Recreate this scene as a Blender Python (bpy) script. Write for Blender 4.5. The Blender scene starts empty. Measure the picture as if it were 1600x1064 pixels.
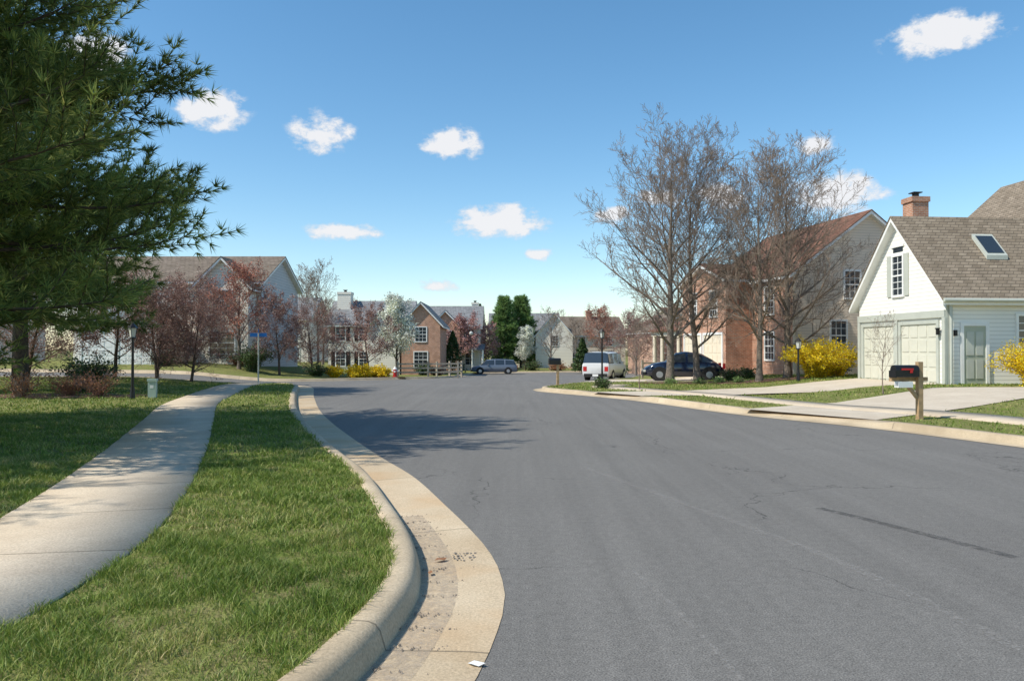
import bpy, math, random, bmesh
import numpy as np
from mathutils import Vector, Matrix
from mathutils.geometry import delaunay_2d_cdt

scene = bpy.context.scene
rad = math.radians
COL = scene.collection

# ------------------------------------------------------------------ helpers
def S(a, b, x):
    t = np.clip((np.asarray(x, dtype=float) - a) / (b - a), 0, 1)
    return t * t * (3 - 2 * t)

def h(x, y):
    x = np.asarray(x, dtype=float); y = np.asarray(y, dtype=float)
    z = -0.9 * S(30, 85, y)
    z = z + 0.36 * S(8.5, 14.5, x) * S(14, 24, y) * (1 - S(60, 80, y))
    z = z + 0.85 * S(12, 20, -x) * S(39, 54, y) + 0.28 * S(13, 19, -x) * S(25, 36, y)
    return z

def hz(x, y, off=0.13):
    return float(h(x, y)) + off

def link(ob, parent=None):
    COL.objects.link(ob)
    if parent: ob.parent = parent
    return ob

def np_mesh(name, V, F, mat, smooth=False, parent=None, uv=None):
    V = np.asarray(V, dtype=np.float32); F = np.asarray(F, dtype=np.int32)
    me = bpy.data.meshes.new(name)
    k = F.shape[1]
    me.vertices.add(len(V)); me.vertices.foreach_set('co', V.ravel())
    me.loops.add(F.size); me.loops.foreach_set('vertex_index', F.ravel())
    me.polygons.add(len(F))
    me.polygons.foreach_set('loop_start', np.arange(0, F.size, k, dtype=np.int32))
    me.polygons.foreach_set('loop_total', np.full(len(F), k, dtype=np.int32))
    if smooth: me.polygons.foreach_set('use_smooth', np.ones(len(F), dtype=bool))
    if uv is not None:
        l = me.uv_layers.new(name='UVMap')
        l.data.foreach_set('uv', np.asarray(uv, dtype=np.float32)[F.ravel()].ravel())
    me.update(calc_edges=True)
    if mat: me.materials.append(mat)
    return link(bpy.data.objects.new(name, me), parent)

# ------------------------------------------------------------------ materials
class N:
    def __init__(s, name):
        s.m = bpy.data.materials.new(name); s.m.use_nodes = True
        s.t = s.m.node_tree; s.t.nodes.clear()
        s.out = s.t.nodes.new('ShaderNodeOutputMaterial')
    def n(s, typ, **kw):
        nd = s.t.nodes.new('ShaderNode' + typ)
        for k, v in kw.items(): setattr(nd, k, v)
        return nd
    def l(s, a, b): s.t.links.new(a, b)
    def math(s, op, a, b=None, c=None, clamp=False):
        nd = s.n('Math', operation=op); nd.use_clamp = clamp
        for i, v in enumerate((a, b, c)):
            if v is None: continue
            if hasattr(v, 'links'): s.l(v, nd.inputs[i])
            else: nd.inputs[i].default_value = v
        return nd.outputs[0]
    def ramp(s, fac, stops):
        r = s.n('ValToRGB'); e = r.color_ramp.elements
        while len(e) < len(stops): e.new(0.5)
        for i, (p, c) in enumerate(stops):
            e[i].position = p; e[i].color = (*c, 1) if len(c) == 3 else c
        s.l(fac, r.inputs[0]); return r.outputs[0]
    def mix(s, fac, a, b, mode='MIX'):
        nd = s.n('Mix', data_type='RGBA', blend_type=mode)
        for v, sock in ((fac, nd.inputs[0]), (a, nd.inputs[6]), (b, nd.inputs[7])):
            if hasattr(v, 'links'): s.l(v, sock)
            elif isinstance(v, tuple): sock.default_value = (*v, 1)
            else: sock.default_value = v
        return nd.outputs[2]
    def noise(s, vec, scale, detail=4, rough=0.55):
        nd = s.n('TexNoise'); nd.inputs['Scale'].default_value = scale
        nd.inputs['Detail'].default_value = detail; nd.inputs['Roughness'].default_value = rough
        s.l(vec, nd.inputs['Vector']); return nd.outputs[0]
    def pos(s): return s.n('NewGeometry').outputs['Position']
    def obj(s): return s.n('TexCoord').outputs['Object']
    def fin(s, color, rough=0.8, bump=None, bstr=0.3, bdist=0.02, metal=0, spec=0.3, alpha=None, transl=0):
        p = s.n('BsdfPrincipled')
        for v, k in ((color, 'Base Color'), (rough, 'Roughness')):
            if hasattr(v, 'links'): s.l(v, p.inputs[k])
            else: p.inputs[k].default_value = (*v, 1) if isinstance(v, tuple) else v
        p.inputs['Metallic'].default_value = metal
        p.inputs['Specular IOR Level'].default_value = spec
        if alpha is not None: s.l(alpha, p.inputs['Alpha'])
        if bump is not None:
            b = s.n('Bump'); b.inputs['Strength'].default_value = bstr; b.inputs['Distance'].default_value = bdist
            s.l(bump, b.inputs['Height']); s.l(b.outputs[0], p.inputs['Normal'])
        res = p.outputs[0]
        if transl:
            tr = s.n('BsdfTranslucent')
            if hasattr(color, 'links'): s.l(color, tr.inputs[0])
            else: tr.inputs[0].default_value = (*color, 1)
            ms = s.n('MixShader'); ms.inputs[0].default_value = transl
            s.l(res, ms.inputs[1]); s.l(tr.outputs[0], ms.inputs[2]); res = ms.outputs[0]
        s.l(res, s.out.inputs[0]); return s.m

def plain(name, c, rough=0.6, var=0.15, scale=3, metal=0, spec=0.4):
    a = N(name); f = a.noise(a.obj(), scale, 2)
    lo = tuple(v * (1 - var) for v in c); hi = tuple(min(1, v * (1 + var)) for v in c)
    return a.fin(a.ramp(f, [(0.3, lo), (0.7, hi)]), rough, metal=metal, spec=spec)

def leafmat(name, c1, c2, c3=None, transl=0.3, nsc=0.9, lo=0.7, hi=1.25):
    a = N(name); r = a.n('NewGeometry').outputs['Random Per Island']
    st = [(0.0, c1), (0.75, c2)] + ([(1.0, c3)] if c3 else [])
    c = a.ramp(r, st)
    f = a.noise(a.pos(), nsc, 1)
    c = a.mix(1.0, c, a.ramp(f, [(0.3, (lo,) * 3), (0.7, (hi, hi, hi * .95))]), 'MULTIPLY')
    return a.fin(c, 0.6, spec=0.25, transl=transl)

def grassmat(name, ground=False):
    a = N(name); P = a.pos()
    f = a.noise(P, 0.9, 3 if not ground else 5)
    c = a.ramp(f, [(0.3, (0.105, 0.170, 0.024)), (0.5, (0.165, 0.235, 0.038)), (0.70, (0.27, 0.295, 0.080))])
    if ground:
        g = a.noise(P, 6, 4, 0.7)
        c = a.mix(a.ramp(g, [(0.35, (0.15, 0.15, 0.15)), (0.68, (0.85, 0.85, 0.85))]), c, (0.27, 0.215, 0.115))
        m = a.noise(P, 45, 3, 0.7)
        c = a.mix(1.0, c, a.ramp(m, [(0.3, (0.6, 0.6, 0.6)), (0.7, (1.3, 1.3, 1.3))]), 'MULTIPLY')
        return a.fin(c, 0.95, bump=a.noise(P, 30, 4, 0.7), bstr=0.8, bdist=0.05, spec=0.05)
    r = a.n('NewGeometry').outputs['Random Per Island']
    c = a.mix(1.0, c, a.ramp(r, [(0.0, (0.6, 0.68, 0.6)), (0.76, (1.4, 1.35, 1.3)), (0.82, (2.0, 1.45, 2.6)), (1, (2.2, 1.6, 2.8))]), 'MULTIPLY')
    return a.fin(c, 0.5, spec=0.3, transl=0.25)

def asphalt():
    a = N('asphalt'); P = a.pos()
    big = a.noise(P, 0.25, 3); fine = a.noise(P, 90, 3, 0.8); spk = a.noise(P, 170, 2, 0.8); mid = a.noise(P, 14, 4, 0.7)
    st = a.n('Mapping'); st.inputs['Scale'].default_value = (3.2, 0.10, 1); st.inputs['Rotation'].default_value = (0, 0, rad(-20)); a.l(P, st.inputs[0])
    strk = a.noise(st.outputs[0], 1.0, 5, 0.65)
    c = a.ramp(big, [(0.3, (0.160, 0.151, 0.138)), (0.7, (0.182, 0.173, 0.158))])
    c = a.mix(1.0, c, a.ramp(strk, [(0.35, (0.92, 0.92, 0.92)), (0.65, (1.07, 1.07, 1.07))]), 'MULTIPLY')
    c = a.mix(1.0, c, a.ramp(mid, [(0.3, (0.84, 0.84, 0.84)), (0.7, (1.14, 1.14, 1.14))]), 'MULTIPLY')
    c = a.mix(1.0, c, a.ramp(fine, [(0.32, (0.38, 0.38, 0.38)), (0.68, (1.66, 1.66, 1.66))]), 'MULTIPLY')
    c = a.mix(a.ramp(spk, [(0.62, (0, 0, 0)), (0.70, (0.6, 0.6, 0.6))]), c, (0.46, 0.44, 0.40))
    pt = a.noise(P, 2.3, 5, 0.75)
    c = a.mix(a.ramp(pt, [(0.65, (0, 0, 0)), (0.73, (0.40, 0.40, 0.40))]), c, (0.10, 0.095, 0.09))
    vo = a.n('TexVoronoi', feature='DISTANCE_TO_EDGE'); vo.inputs['Scale'].default_value = 0.28
    wp = a.n('TexNoise'); wp.inputs['Scale'].default_value = 1.5; wp.inputs['Detail'].default_value = 5; a.l(P, wp.inputs['Vector'])
    ad = a.n('VectorMath', operation='ADD'); a.l(P, ad.inputs[0]); a.l(wp.outputs[1], ad.inputs[1]); a.l(ad.outputs[0], vo.inputs['Vector'])
    cr = a.math('LESS_THAN', vo.outputs[0], 0.0024)
    msk = a.ramp(a.noise(P, 0.4, 2), [(0.44, (0, 0, 0)), (0.52, (0.7, 0.7, 0.7))])
    c = a.mix(a.math('MULTIPLY', cr, msk), c, (0.06, 0.057, 0.053))
    return a.fin(c, 0.85, bump=fine, bstr=0.6, bdist=0.01, spec=0.22)

def concrete(name, c1, c2, joint=1.5, stain=None, stain_amt=0.5, jw=0.010):
    a = N(name); P = a.pos()
    f = a.noise(P, 1.3, 5, 0.6); g = a.noise(P, 60, 3, 0.7)
    c = a.ramp(f, [(0.3, c1), (0.7, c2)])
    c = a.mix(1.0, c, a.ramp(g, [(0.3, (0.74, 0.74, 0.74)), (0.7, (1.18, 1.18, 1.18))]), 'MULTIPLY')
    if stain:
        c = a.mix(a.ramp(a.noise(P, 0.8, 3), [(0.5, (0, 0, 0)), (0.68, (stain_amt,) * 3)]), c, stain)
    c = a.mix(a.ramp(a.noise(P, 17, 4, 0.8), [(0.66, (0, 0, 0)), (0.74, (0.45,) * 3)]), c, tuple(v * 0.35 for v in c1))
    if joint:
        uv = a.n('UVMap'); sx = a.n('SeparateXYZ'); a.l(uv.outputs[0], sx.inputs[0])
        q = a.math('DIVIDE', sx.outputs[0], joint); fr = a.math('FRACT', q)
        wn = a.n('TexWhiteNoise', noise_dimensions='1D'); a.l(a.math('FLOOR', q), wn.inputs['W'])
        c = a.mix(1.0, c, a.ramp(wn.outputs[0], [(0, (0.90, 0.895, 0.88)), (1, (1.06, 1.06, 1.06))]), 'MULTIPLY')
        d = a.math('ABSOLUTE', a.math('SUBTRACT', fr, 0.5))
        ln = a.math('GREATER_THAN', d, 0.5 - jw / joint)
        c = a.mix(a.math('MULTIPLY', ln, 0.6), c, (0.10, 0.085, 0.06))
    return a.fin(c, 0.9, bump=g, bstr=0.4, bdist=0.01, spec=0.2)

def siding(name, c, step=0.13):
    a = N(name); P = a.obj(); sp = a.n('SeparateXYZ'); a.l(P, sp.inputs[0])
    fr = a.math('FRACT', a.math('DIVIDE', sp.outputs[2], step))
    f = a.noise(P, 0.8, 4)
    col = a.ramp(f, [(0.3, tuple(v * 0.92 for v in c)), (0.7, c)])
    lap_shade = a.math('LESS_THAN', fr, 0.13)
    col = a.mix(a.math('MULTIPLY', lap_shade, 0.42), col, tuple(v * 0.25 for v in c))  # shade between boards painted into the colour as a thin dark line
    return a.fin(col, 0.55, bump=a.math('SUBTRACT', 1.0, fr), bstr=0.6, bdist=0.02, spec=0.3)

def brickmat(name, c1, c2, mortar, sc=1.0, roof=False):
    a = N(name); P = a.obj(); sp = a.n('SeparateXYZ'); a.l(P, sp.inputs[0])
    u = a.math('ADD', sp.outputs[0], sp.outputs[1]); cb = a.n('CombineXYZ')
    a.l(u, cb.inputs[0]); a.l(sp.outputs[2], cb.inputs[1])
    b = a.n('TexBrick'); a.l(cb.outputs[0], b.inputs['Vector'])
    b.inputs['Color1'].default_value = (*c1, 1); b.inputs['Color2'].default_value = (*c2, 1); b.inputs['Mortar'].default_value = (*mortar, 1)
    b.inputs['Scale'].default_value = sc
    if roof:
        b.inputs['Brick Width'].default_value = 0.32; b.inputs['Row Height'].default_value = 0.12; b.inputs['Mortar Size'].default_value = 0.012
    else:
        b.inputs['Brick Width'].default_value = 0.22; b.inputs['Row Height'].default_value = 0.075; b.inputs['Mortar Size'].default_value = 0.010
    f = a.noise(P, 2.5, 4)
    c = a.mix(1.0, b.outputs[0], a.ramp(f, [(0.3, (0.8, 0.8, 0.8)), (0.7, (1.18, 1.18, 1.18))]), 'MULTIPLY')
    return a.fin(c, 0.9, bump=b.outputs[1], bstr=-0.3 if not roof else -0.4, bdist=0.02, spec=0.15)

M = {}
M['asphalt'] = asphalt()
M['lawn'] = grassmat('lawn_ground', True)
M['blade'] = grassmat('grass_blades')
M['walk'] = concrete('sidewalk_concrete', (0.50, 0.41, 0.305), (0.60, 0.51, 0.39), 1.5, stain=(0.40, 0.32, 0.23), stain_amt=0.35)
M['curb'] = concrete('curb_concrete', (0.46, 0.365, 0.245), (0.58, 0.475, 0.335), 3.0, stain=(0.34, 0.265, 0.175), stain_amt=0.6)
M['gutter'] = concrete('gutter_concrete', (0.50, 0.385, 0.25), (0.61, 0.495, 0.345), 3.0, stain=(0.52, 0.34, 0.18), stain_amt=0.5)
M['drive'] = concrete('driveway_concrete', (0.51, 0.43, 0.33), (0.61, 0.53, 0.42), 0)
M['white_siding'] = siding('white_siding', (0.86, 0.84, 0.77), 0.14)
M['beige_siding'] = siding('beige_siding', (0.80, 0.66, 0.51), 0.14)
M['grey_siding'] = siding('grey_siding', (0.52, 0.52, 0.53), 0.2)
M['cream_siding'] = siding('cream_siding', (0.80, 0.75, 0.65), 0.2)
M['brick'] = brickmat('brick', (0.42, 0.185, 0.11), (0.52, 0.26, 0.165), (0.50, 0.42, 0.34))
M['brick2'] = brickmat('brick_orange', (0.46, 0.25, 0.16), (0.52, 0.30, 0.20), (0.50, 0.41, 0.33))
M['roof_tan'] = brickmat('roof_tan', (0.21, 0.166, 0.120), (0.29, 0.235, 0.175), (0.11, 0.09, 0.07), roof=True)
M['roof_red'] = brickmat('roof_redbrown', (0.17, 0.082, 0.056), (0.24, 0.125, 0.085), (0.07, 0.045, 0.035), roof=True)
M['roof_grey'] = brickmat('roof_grey', (0.19, 0.195, 0.20), (0.27, 0.275, 0.28), (0.11, 0.11, 0.11), roof=True)
M['roof_brown'] = brickmat('roof_brown', (0.18, 0.145, 0.11), (0.235, 0.19, 0.15), (0.09, 0.07, 0.055), roof=True)
M['trim'] = plain('white_trim', (0.80, 0.80, 0.77), 0.5, 0.04)
M['greytrim'] = plain('sage_trim', (0.48, 0.50, 0.44), 0.5, 0.05)
M['door_sage'] = plain('garage_door_paint', (0.62, 0.61, 0.51), 0.5, 0.04)
M['door_green'] = plain('door_paint', (0.40, 0.43, 0.34), 0.45, 0.04)
M['cream'] = plain('cream_paint', (0.76, 0.67, 0.52), 0.5, 0.05)
a = N('window_glass'); M['glass'] = a.fin((0.03, 0.04, 0.05), 0.06, spec=0.9)
M['black'] = plain('black_paint', (0.012, 0.012, 0.013), 0.35, 0.1)
M['rubber'] = plain('rubber', (0.02, 0.02, 0.02), 0.8, 0.1)
M['chrome'] = plain('wheel_metal', (0.5, 0.5, 0.52), 0.3, 0.05, metal=0.8)
M['carblue'] = plain('blue_car_paint', (0.006, 0.012, 0.036), 0.12, 0.05, spec=0.9)
M['carnavy'] = plain('blue_grey_car_paint', (0.13, 0.155, 0.20), 0.2, 0.05, spec=0.9)
M['carwhite'] = plain('white_car_paint', (0.66, 0.66, 0.65), 0.25, 0.03, spec=0.7)
M['red'] = plain('red_paint', (0.5, 0.02, 0.02), 0.4, 0.1)
M['post'] = plain('post_wood', (0.42, 0.28, 0.15), 0.8, 0.25, 8)
M['fence'] = plain('weathered_wood', (0.42, 0.36, 0.28), 0.85, 0.25, 6)
M['box_green'] = plain('pedestal_paint', (0.40, 0.50, 0.43), 0.5, 0.06)
M['signblue'] = plain('sign_blue', (0.03, 0.20, 0.55), 0.5, 0.05)
M['lampglass'] = plain('lamp_glass', (0.6, 0.6, 0.55), 0.2, 0.05)
M['bark'] = plain('bark_grey', (0.185, 0.15, 0.12), 0.95, 0.4, 14)
M['bark_dk'] = plain('bark_dark', (0.09, 0.066, 0.05), 0.95, 0.4, 14)
M['twig'] = plain('twig_brown', (0.26, 0.20, 0.155), 0.95, 0.25, 2)
M['twig_red'] = plain('twig_reddish', (0.24, 0.14, 0.11), 0.95, 0.25, 2)
M['mulch'] = plain('mulch', (0.14, 0.075, 0.048), 1.0, 0.5, 20)
M['needle'] = leafmat('pine_needles', (0.11, 0.165, 0.045), (0.26, 0.32, 0.085), (0.52, 0.50, 0.15), 0.4, 1.1, 0.5, 1.4)
M['needle_lt'] = leafmat('light_needles', (0.13, 0.23, 0.07), (0.24, 0.35, 0.12), None, 0.35)
M['evergreen'] = leafmat('evergreen_leaves', (0.03, 0.065, 0.022), (0.08, 0.13, 0.04), None, 0.15)
M['yellow'] = leafmat('forsythia_flowers', (0.74, 0.50, 0.015), (0.92, 0.72, 0.03), (0.60, 0.56, 0.06), 0.35)
M['whitebl'] = leafmat('white_blossom', (0.66, 0.67, 0.58), (0.86, 0.86, 0.80), (0.5, 0.55, 0.4), 0.3)
M['pinkbl'] = leafmat('pink_blossom', (0.40, 0.19, 0.18), (0.58, 0.34, 0.32), (0.34, 0.18, 0.13), 0.3)
M['redbud'] = leafmat('red_buds', (0.34, 0.12, 0.085), (0.54, 0.24, 0.18), (0.44, 0.28, 0.17), 0.3)
M['plum'] = leafmat('plum_leaves', (0.20, 0.10, 0.085), (0.42, 0.25, 0.21), (0.62, 0.48, 0.43), 0.3)
M['rust'] = leafmat('rusty_leaves', (0.24, 0.10, 0.055), (0.40, 0.20, 0.10), None, 0.2)
M['farleaf'] = leafmat('distant_twigs', (0.17, 0.135, 0.105), (0.25, 0.20, 0.15), (0.22, 0.24, 0.11), 0.2)

# ------------------------------------------------------------------ curves
def smooth(pts, step=0.4):
    P = [np.array(p, float) for p in pts]
    P = [2 * P[0] - P[1]] + P + [2 * P[-1] - P[-2]]
    out = []
    for i in range(1, len(P) - 2):
        p0, p1, p2, p3 = P[i - 1:i + 3]
        n = max(2, int(np.linalg.norm(p2 - p1) / step))
        for k in range(n):
            t = k / n
            out.append(0.5 * ((2 * p1) + (-p0 + p2) * t + (2 * p0 - 5 * p1 + 4 * p2 - p3) * t * t + (-p0 + 3 * p1 - 3 * p2 + p3) * t ** 3))
    out.append(P[-2]); return np.array(out)

def offset(P, d):
    T = np.gradient(P, axis=0); T /= np.linalg.norm(T, axis=1)[:, None]
    Nn = np.stack([-T[:, 1], T[:, 0]], 1)
    return P + Nn * d

def pip(poly, X, Y):
    poly = np.asarray(poly); inside = np.zeros(len(X), bool)
    x0, y0 = poly[:, 0], poly[:, 1]; x1, y1 = np.roll(x0, -1), np.roll(y0, -1)
    for a_, b_, c_, d_ in zip(x0, y0, x1, y1):
        if b_ == d_: continue
        cond = ((b_ > Y) != (d_ > Y)) & (X < (c_ - a_) * (Y - b_) / (d_ - b_) + a_)
        inside ^= cond
    return inside

def sheet(name, outline, zoff, mat, spacing=2.0):
    out = [Vector(p) for p in outline]; n = len(out)
    A = np.array(outline)
    xs = np.arange(A[:, 0].min() + .3, A[:, 0].max(), spacing); ys = np.arange(A[:, 1].min() + .3, A[:, 1].max(), spacing)
    X, Y = np.meshgrid(xs, ys); X = X.ravel(); Y = Y.ravel()
    k = pip(A, X, Y); pts = out + [Vector((float(a_), float(b_))) for a_, b_ in zip(X[k], Y[k])]
    r = delaunay_2d_cdt(pts, [(i, (i + 1) % n) for i in range(n)], [], 0, 1e-4)
    V = np.array([(v.x, v.y) for v in r[0]]); F = np.array([list(f) for f in r[2] if len(f) == 3])
    c = V[F].mean(1); F = F[pip(A, c[:, 0], c[:, 1])]
    e1 = V[F[:, 1]] - V[F[:, 0]]; e2 = V[F[:, 2]] - V[F[:, 0]]
    neg = (e1[:, 0] * e2[:, 1] - e1[:, 1] * e2[:, 0]) < 0
    F[neg] = F[neg][:, ::-1]
    Z = h(V[:, 0], V[:, 1]) + zoff
    return np_mesh(name, np.column_stack([V, Z]), F, mat)

def strip(name, P, prof, mat, prof2=None, blend=None, smooth_=False):
    n, k = len(P), len(prof)
    s = np.concatenate([[0], np.cumsum(np.linalg.norm(np.diff(P, axis=0), axis=1))])
    w = np.array([blend(p) for p in P]) if blend else np.zeros(n)
    V = np.zeros((n, k, 3)); UV = np.zeros((n, k, 2))
    for j, (o, z) in enumerate(prof):
        Q = offset(P, o); zz = np.full(n, z)
        if prof2: zz = zz * (1 - w) + prof2[j][1] * w
        V[:, j, :2] = Q; V[:, j, 2] = h(Q[:, 0], Q[:, 1]) + zz
        UV[:, j, 0] = s; UV[:, j, 1] = o
    F = []
    for i in range(n - 1):
        for j in range(k - 1):
            a_ = i * k + j; F.append((a_, a_ + k, a_ + k + 1, a_ + 1))
    F = np.array(F)
    a0, a1, a2 = V.reshape(-1, 3)[F[0][0]], V.reshape(-1, 3)[F[0][1]], V.reshape(-1, 3)[F[0][2]]
    if np.cross(a1 - a0, a2 - a0)[2] < 0: F = F[:, ::-1]
    return np_mesh(name, V.reshape(-1, 3), F, mat, smooth_, uv=UV.reshape(-1, 2))

# road edges
EL = smooth([(-7, -9), (-3.6, -3.5), (-1.7, 0), (-0.75, 2.1), (-0.25, 3.6), (-0.06, 4.85), (-0.07, 5.6), (-0.17, 6.3), (-0.36, 7.08), (-0.70, 8.25), (-1.27, 10.1),
             (-1.98, 11.9), (-2.85, 14.2), (-4.1, 17.7), (-5.35, 21.6), (-7.0, 27.5), (-7.9, 31), (-8.7, 34), (-9.7, 36.4), (-11.4, 38), (-14, 38.4), (-22, 38.8), (-60, 42)], 0.3)
EF = smooth([(-60, 48), (-22, 43.8), (-15, 43.4), (-11.5, 45), (-8.6, 49.5), (-6, 55), (-4.8, 60), (-4.3, 70), (-4.1, 79), (-2.3, 85), (4, 88), (20, 91), (90, 96)], 0.8)
ER = smooth([(90, 85), (25, 78), (15, 71), (9.6, 61), (7.2, 51), (3.9, 41), (2.1, 36), (1.0, 33), (0.92, 31.6), (1.35, 30.2), (3.8, 25.7), (5.7, 20), (7.44, 16.6), (8.63, 13.1), (9.6, 10), (11, 6), (13, 1), (18, -9)], 0.4)
road_out = np.concatenate([EL, EF, ER])
sheet('road', [tuple(p) for p in road_out], 0.0, M['asphalt'], 2.0)

gx = np.concatenate([[-2500, -1200, -600, -300, -150, -90], np.arange(-60, 61, 2.5), [90, 150, 300, 600, 1200, 2500]])
gy = np.concatenate([[-300, -80, -30], np.arange(-12, 100, 2.5), [110, 130, 180, 300, 600, 1200, 2500, 4000]])
X, Y = np.meshgrid(gx, gy); V = np.column_stack([X.ravel(), Y.ravel(), (h(X, Y) - 0.12).ravel()])
nx = len(gx); F = [(j * nx + i, j * nx + i + 1, (j + 1) * nx + i + 1, (j + 1) * nx + i) for j in range(len(gy) - 1) for i in range(nx - 1)]
np_mesh('ground', V, F, M['lawn'], True)

def drv(p):
    x, y = p; r = 0
    for a_, b_ in ((16.75, 19.9), (25.6, 28.3), (37.6, 43.3)):
        r = max(r, float(S(a_ - .6, a_, y) * (1 - S(b_, b_ + .6, y))) if x < 12 else 0)
    return r
def ramp_c(p): return float(S(-13.4, -12.7, p[0]) * (1 - S(-11.3, -10.6, p[0]))) if p[1] > 36 else 0
GW = 0.58
strip('gutter', EL, [(0, 0.004), (0.10, 0.006), (GW, -0.012)], M['gutter'])
strip('curb', EL, [(GW, -0.012), (GW + 0.03, 0.09), (GW + 0.06, 0.128), (GW + 0.10, 0.142), (GW + 0.20, 0.145), (GW + 0.23, 0.125), (GW + 0.23, 0.05)], M['curb'],
      [(GW, -0.012), (0, 0.0), (0, 0.01), (0, 0.02), (0, 0.03), (0, 0.04), (0, 0.03)], ramp_c)
kp = [(0, 0.006), (0.35, 0.008), (0.38, 0.11), (0.42, 0.14), (0.55, 0.146), (0.58, 0.05)]
kd = [(0, 0.006), (0, 0.03), (0, 0.05), (0, 0.07), (0, 0.135), (0, 0.05)]
strip('curb', EF, kp, M['curb'])
strip('curb', ER, kp, M['curb'], kd, drv)

lawnL = np.concatenate([offset(EL, GW + 0.2), [(-90, 43), (-90, -9)]])
lawnF = np.concatenate([offset(EF, 0.55), [(120, 96), (120, 170), (-120, 170), (-120, 54)]])
lawnR = np.concatenate([offset(ER, 0.55), [(90, -9), (95, 60)]])
sheet('lawn', [tuple(p) for p in lawnL], 0.125, M['lawn'], 1.5)
sheet('lawn', [tuple(p) for p in lawnF], 0.125, M['lawn'], 3)
sheet('lawn', [tuple(p) for p in lawnR], 0.125, M['lawn'], 1.5)

SWL = smooth([(-7.6, -3.5), (-5.2, -0.5), (-4.0, 1.8), (-3.55, 3.6), (-3.5, 4.8), (-3.6, 5.9), (-3.85, 7.0), (-4.35, 8.7), (-4.95, 10.5), (-5.75, 12.8), (-7.35, 17.2), (-8.9, 21.5), (-10.1, 26), (-11.3, 31), (-12.0, 34.5), (-12.1, 37.3)], 0.4)
HW = 0.72
strip('sidewalk', SWL, [(-HW, 0.10), (-HW, 0.145), (HW, 0.145), (HW, 0.10)], M['walk'])
ERn = ER[(ER[:, 1] < 36) & (ER[:, 0] < 14)]
SWR = offset(ERn, 3.0); SWR = SWR[SWR[:, 1] > -5]
strip('sidewalk', SWR, [(-.6, 0.10), (-.6, 0.15), (.6, 0.15), (.6, 0.10)], M['walk'])
D1 = [(5.95, 20.0), (7.9, 21.4), (13.3, 24.6), (20.4, 25.2), (34, 25.6), (34, 21.5), (13.6, 20.6), (11.3, 19.3), (9.5, 18.2), (7.9, 16.9)]
D2 = [(4.2, 25.9), (6.6, 26.0), (10.2, 26.6), (14.7, 26.6), (14.2, 32.0), (10, 30.6), (6.7, 29.2), (2.9, 28.1)]
D3 = [(3.3, 38.1), (6, 38.4), (9, 38.9), (13.9, 41.5), (12.4, 47), (8, 44.5), (5.3, 43.2)]
for D_ in (D1, D2, D3): sheet('driveway', D_, 0.138, M['drive'], 1.0)

def ribbon(name, P, w, mat, zo=0.004):
    return strip(name, P, [(-w, zo), (w, zo)], mat)
a = N('skid_rubber'); P_ = a.pos()
M['skid'] = a.fin((0.075, 0.072, 0.07), 0.85, alpha=a.ramp(a.noise(P_, 9, 6, 0.8), [(0.38, (0.0,) * 3), (0.66, (0.65,) * 3)]))
ribbon('skid_mark', smooth([(3.2, 8.15), (3.45, 7.6), (3.85, 6.6), (4.0, 6.2)], 0.1), 0.055, M['skid'])
a = N('worn_line'); P_ = a.pos()
M['worn'] = a.fin((0.40, 0.38, 0.35), 0.9, alpha=a.ramp(a.noise(P_, 22, 6, 0.85), [(0.46, (0.0,) * 3), (0.68, (0.6,) * 3)]))
ribbon('road_scuff', smooth([(1.0, 11.0), (1.9, 8.2), (2.5, 6.3), (2.75, 4.8), (2.9, 3.0)], 0.1), 0.05, M['worn'])
ribbon('road_scuff', smooth([(0.9, 5.9), (1.05, 4.9), (1.15, 3.9), (1.2, 3.0)], 0.1), 0.02, M['worn'])
a = N('gutter_grit'); P_ = a.pos()
M['grit'] = a.fin(a.ramp(a.noise(P_, 120, 4, 0.8), [(0.35, (0.29, 0.24, 0.19)), (0.65, (0.52, 0.45, 0.37))]), 1.0,
                  alpha=a.ramp(a.noise(P_, 14, 6, 0.85), [(0.38, (0.0,) * 3), (0.66, (0.6,) * 3)]))
EG = EL[(EL[:, 1] > 1) & (EL[:, 1] < 8)]
strip('gutter_grit', EG, [(GW - 0.005, -0.006), (GW - 0.26, 0.001)], M['grit'])
r_ = np.random.default_rng(3); Vl, Fl = [], []
for i in range(480):
    p = EG[r_.integers(0, len(EG))] + r_.normal(0, .12, 2); d = abs(r_.normal(0.42, .14)); j = int(np.argmin(np.sum((EL - p) ** 2, 1)))
    q = offset(EL[j - 1:j + 2], min(d, .54))[1] + r_.normal(0, .02, 2); s = r_.uniform(.003, .009); z0 = 0.003
    t = r_.uniform(0, 6.28, 1)[0]; b0 = len(Vl)
    for k in range(4): Vl.append((q[0] + s * math.cos(t + k * 1.57) * r_.uniform(.7, 1.2), q[1] + s * math.sin(t + k * 1.57), z0 - .006))
    Vl.append((q[0], q[1], z0 + s * .8)); Fl += [(b0 + k, b0 + (k + 1) % 4, b0 + 4) for k in range(4)]
np_mesh('gutter_pebbles', Vl, Fl, plain('pebbles', (0.18, 0.15, 0.12), 0.95, 0.6, 40))
b0 = [(-.055, 0), (-.02, .03), (.03, .035), (.065, .01), (.03, -.025), (-.02, -.03)]
def flat(name, x, y, sc, mat, rz=0, z=0.012):
    V = [(x + sc * (u * math.cos(rz) - v * math.sin(rz)), y + sc * (u * math.sin(rz) + v * math.cos(rz)), z + (0.012 * sc if i % 2 else 0)) for i, (u, v) in enumerate(b0)]
    return np_mesh(name, V, [list(range(6))], mat)
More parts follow.
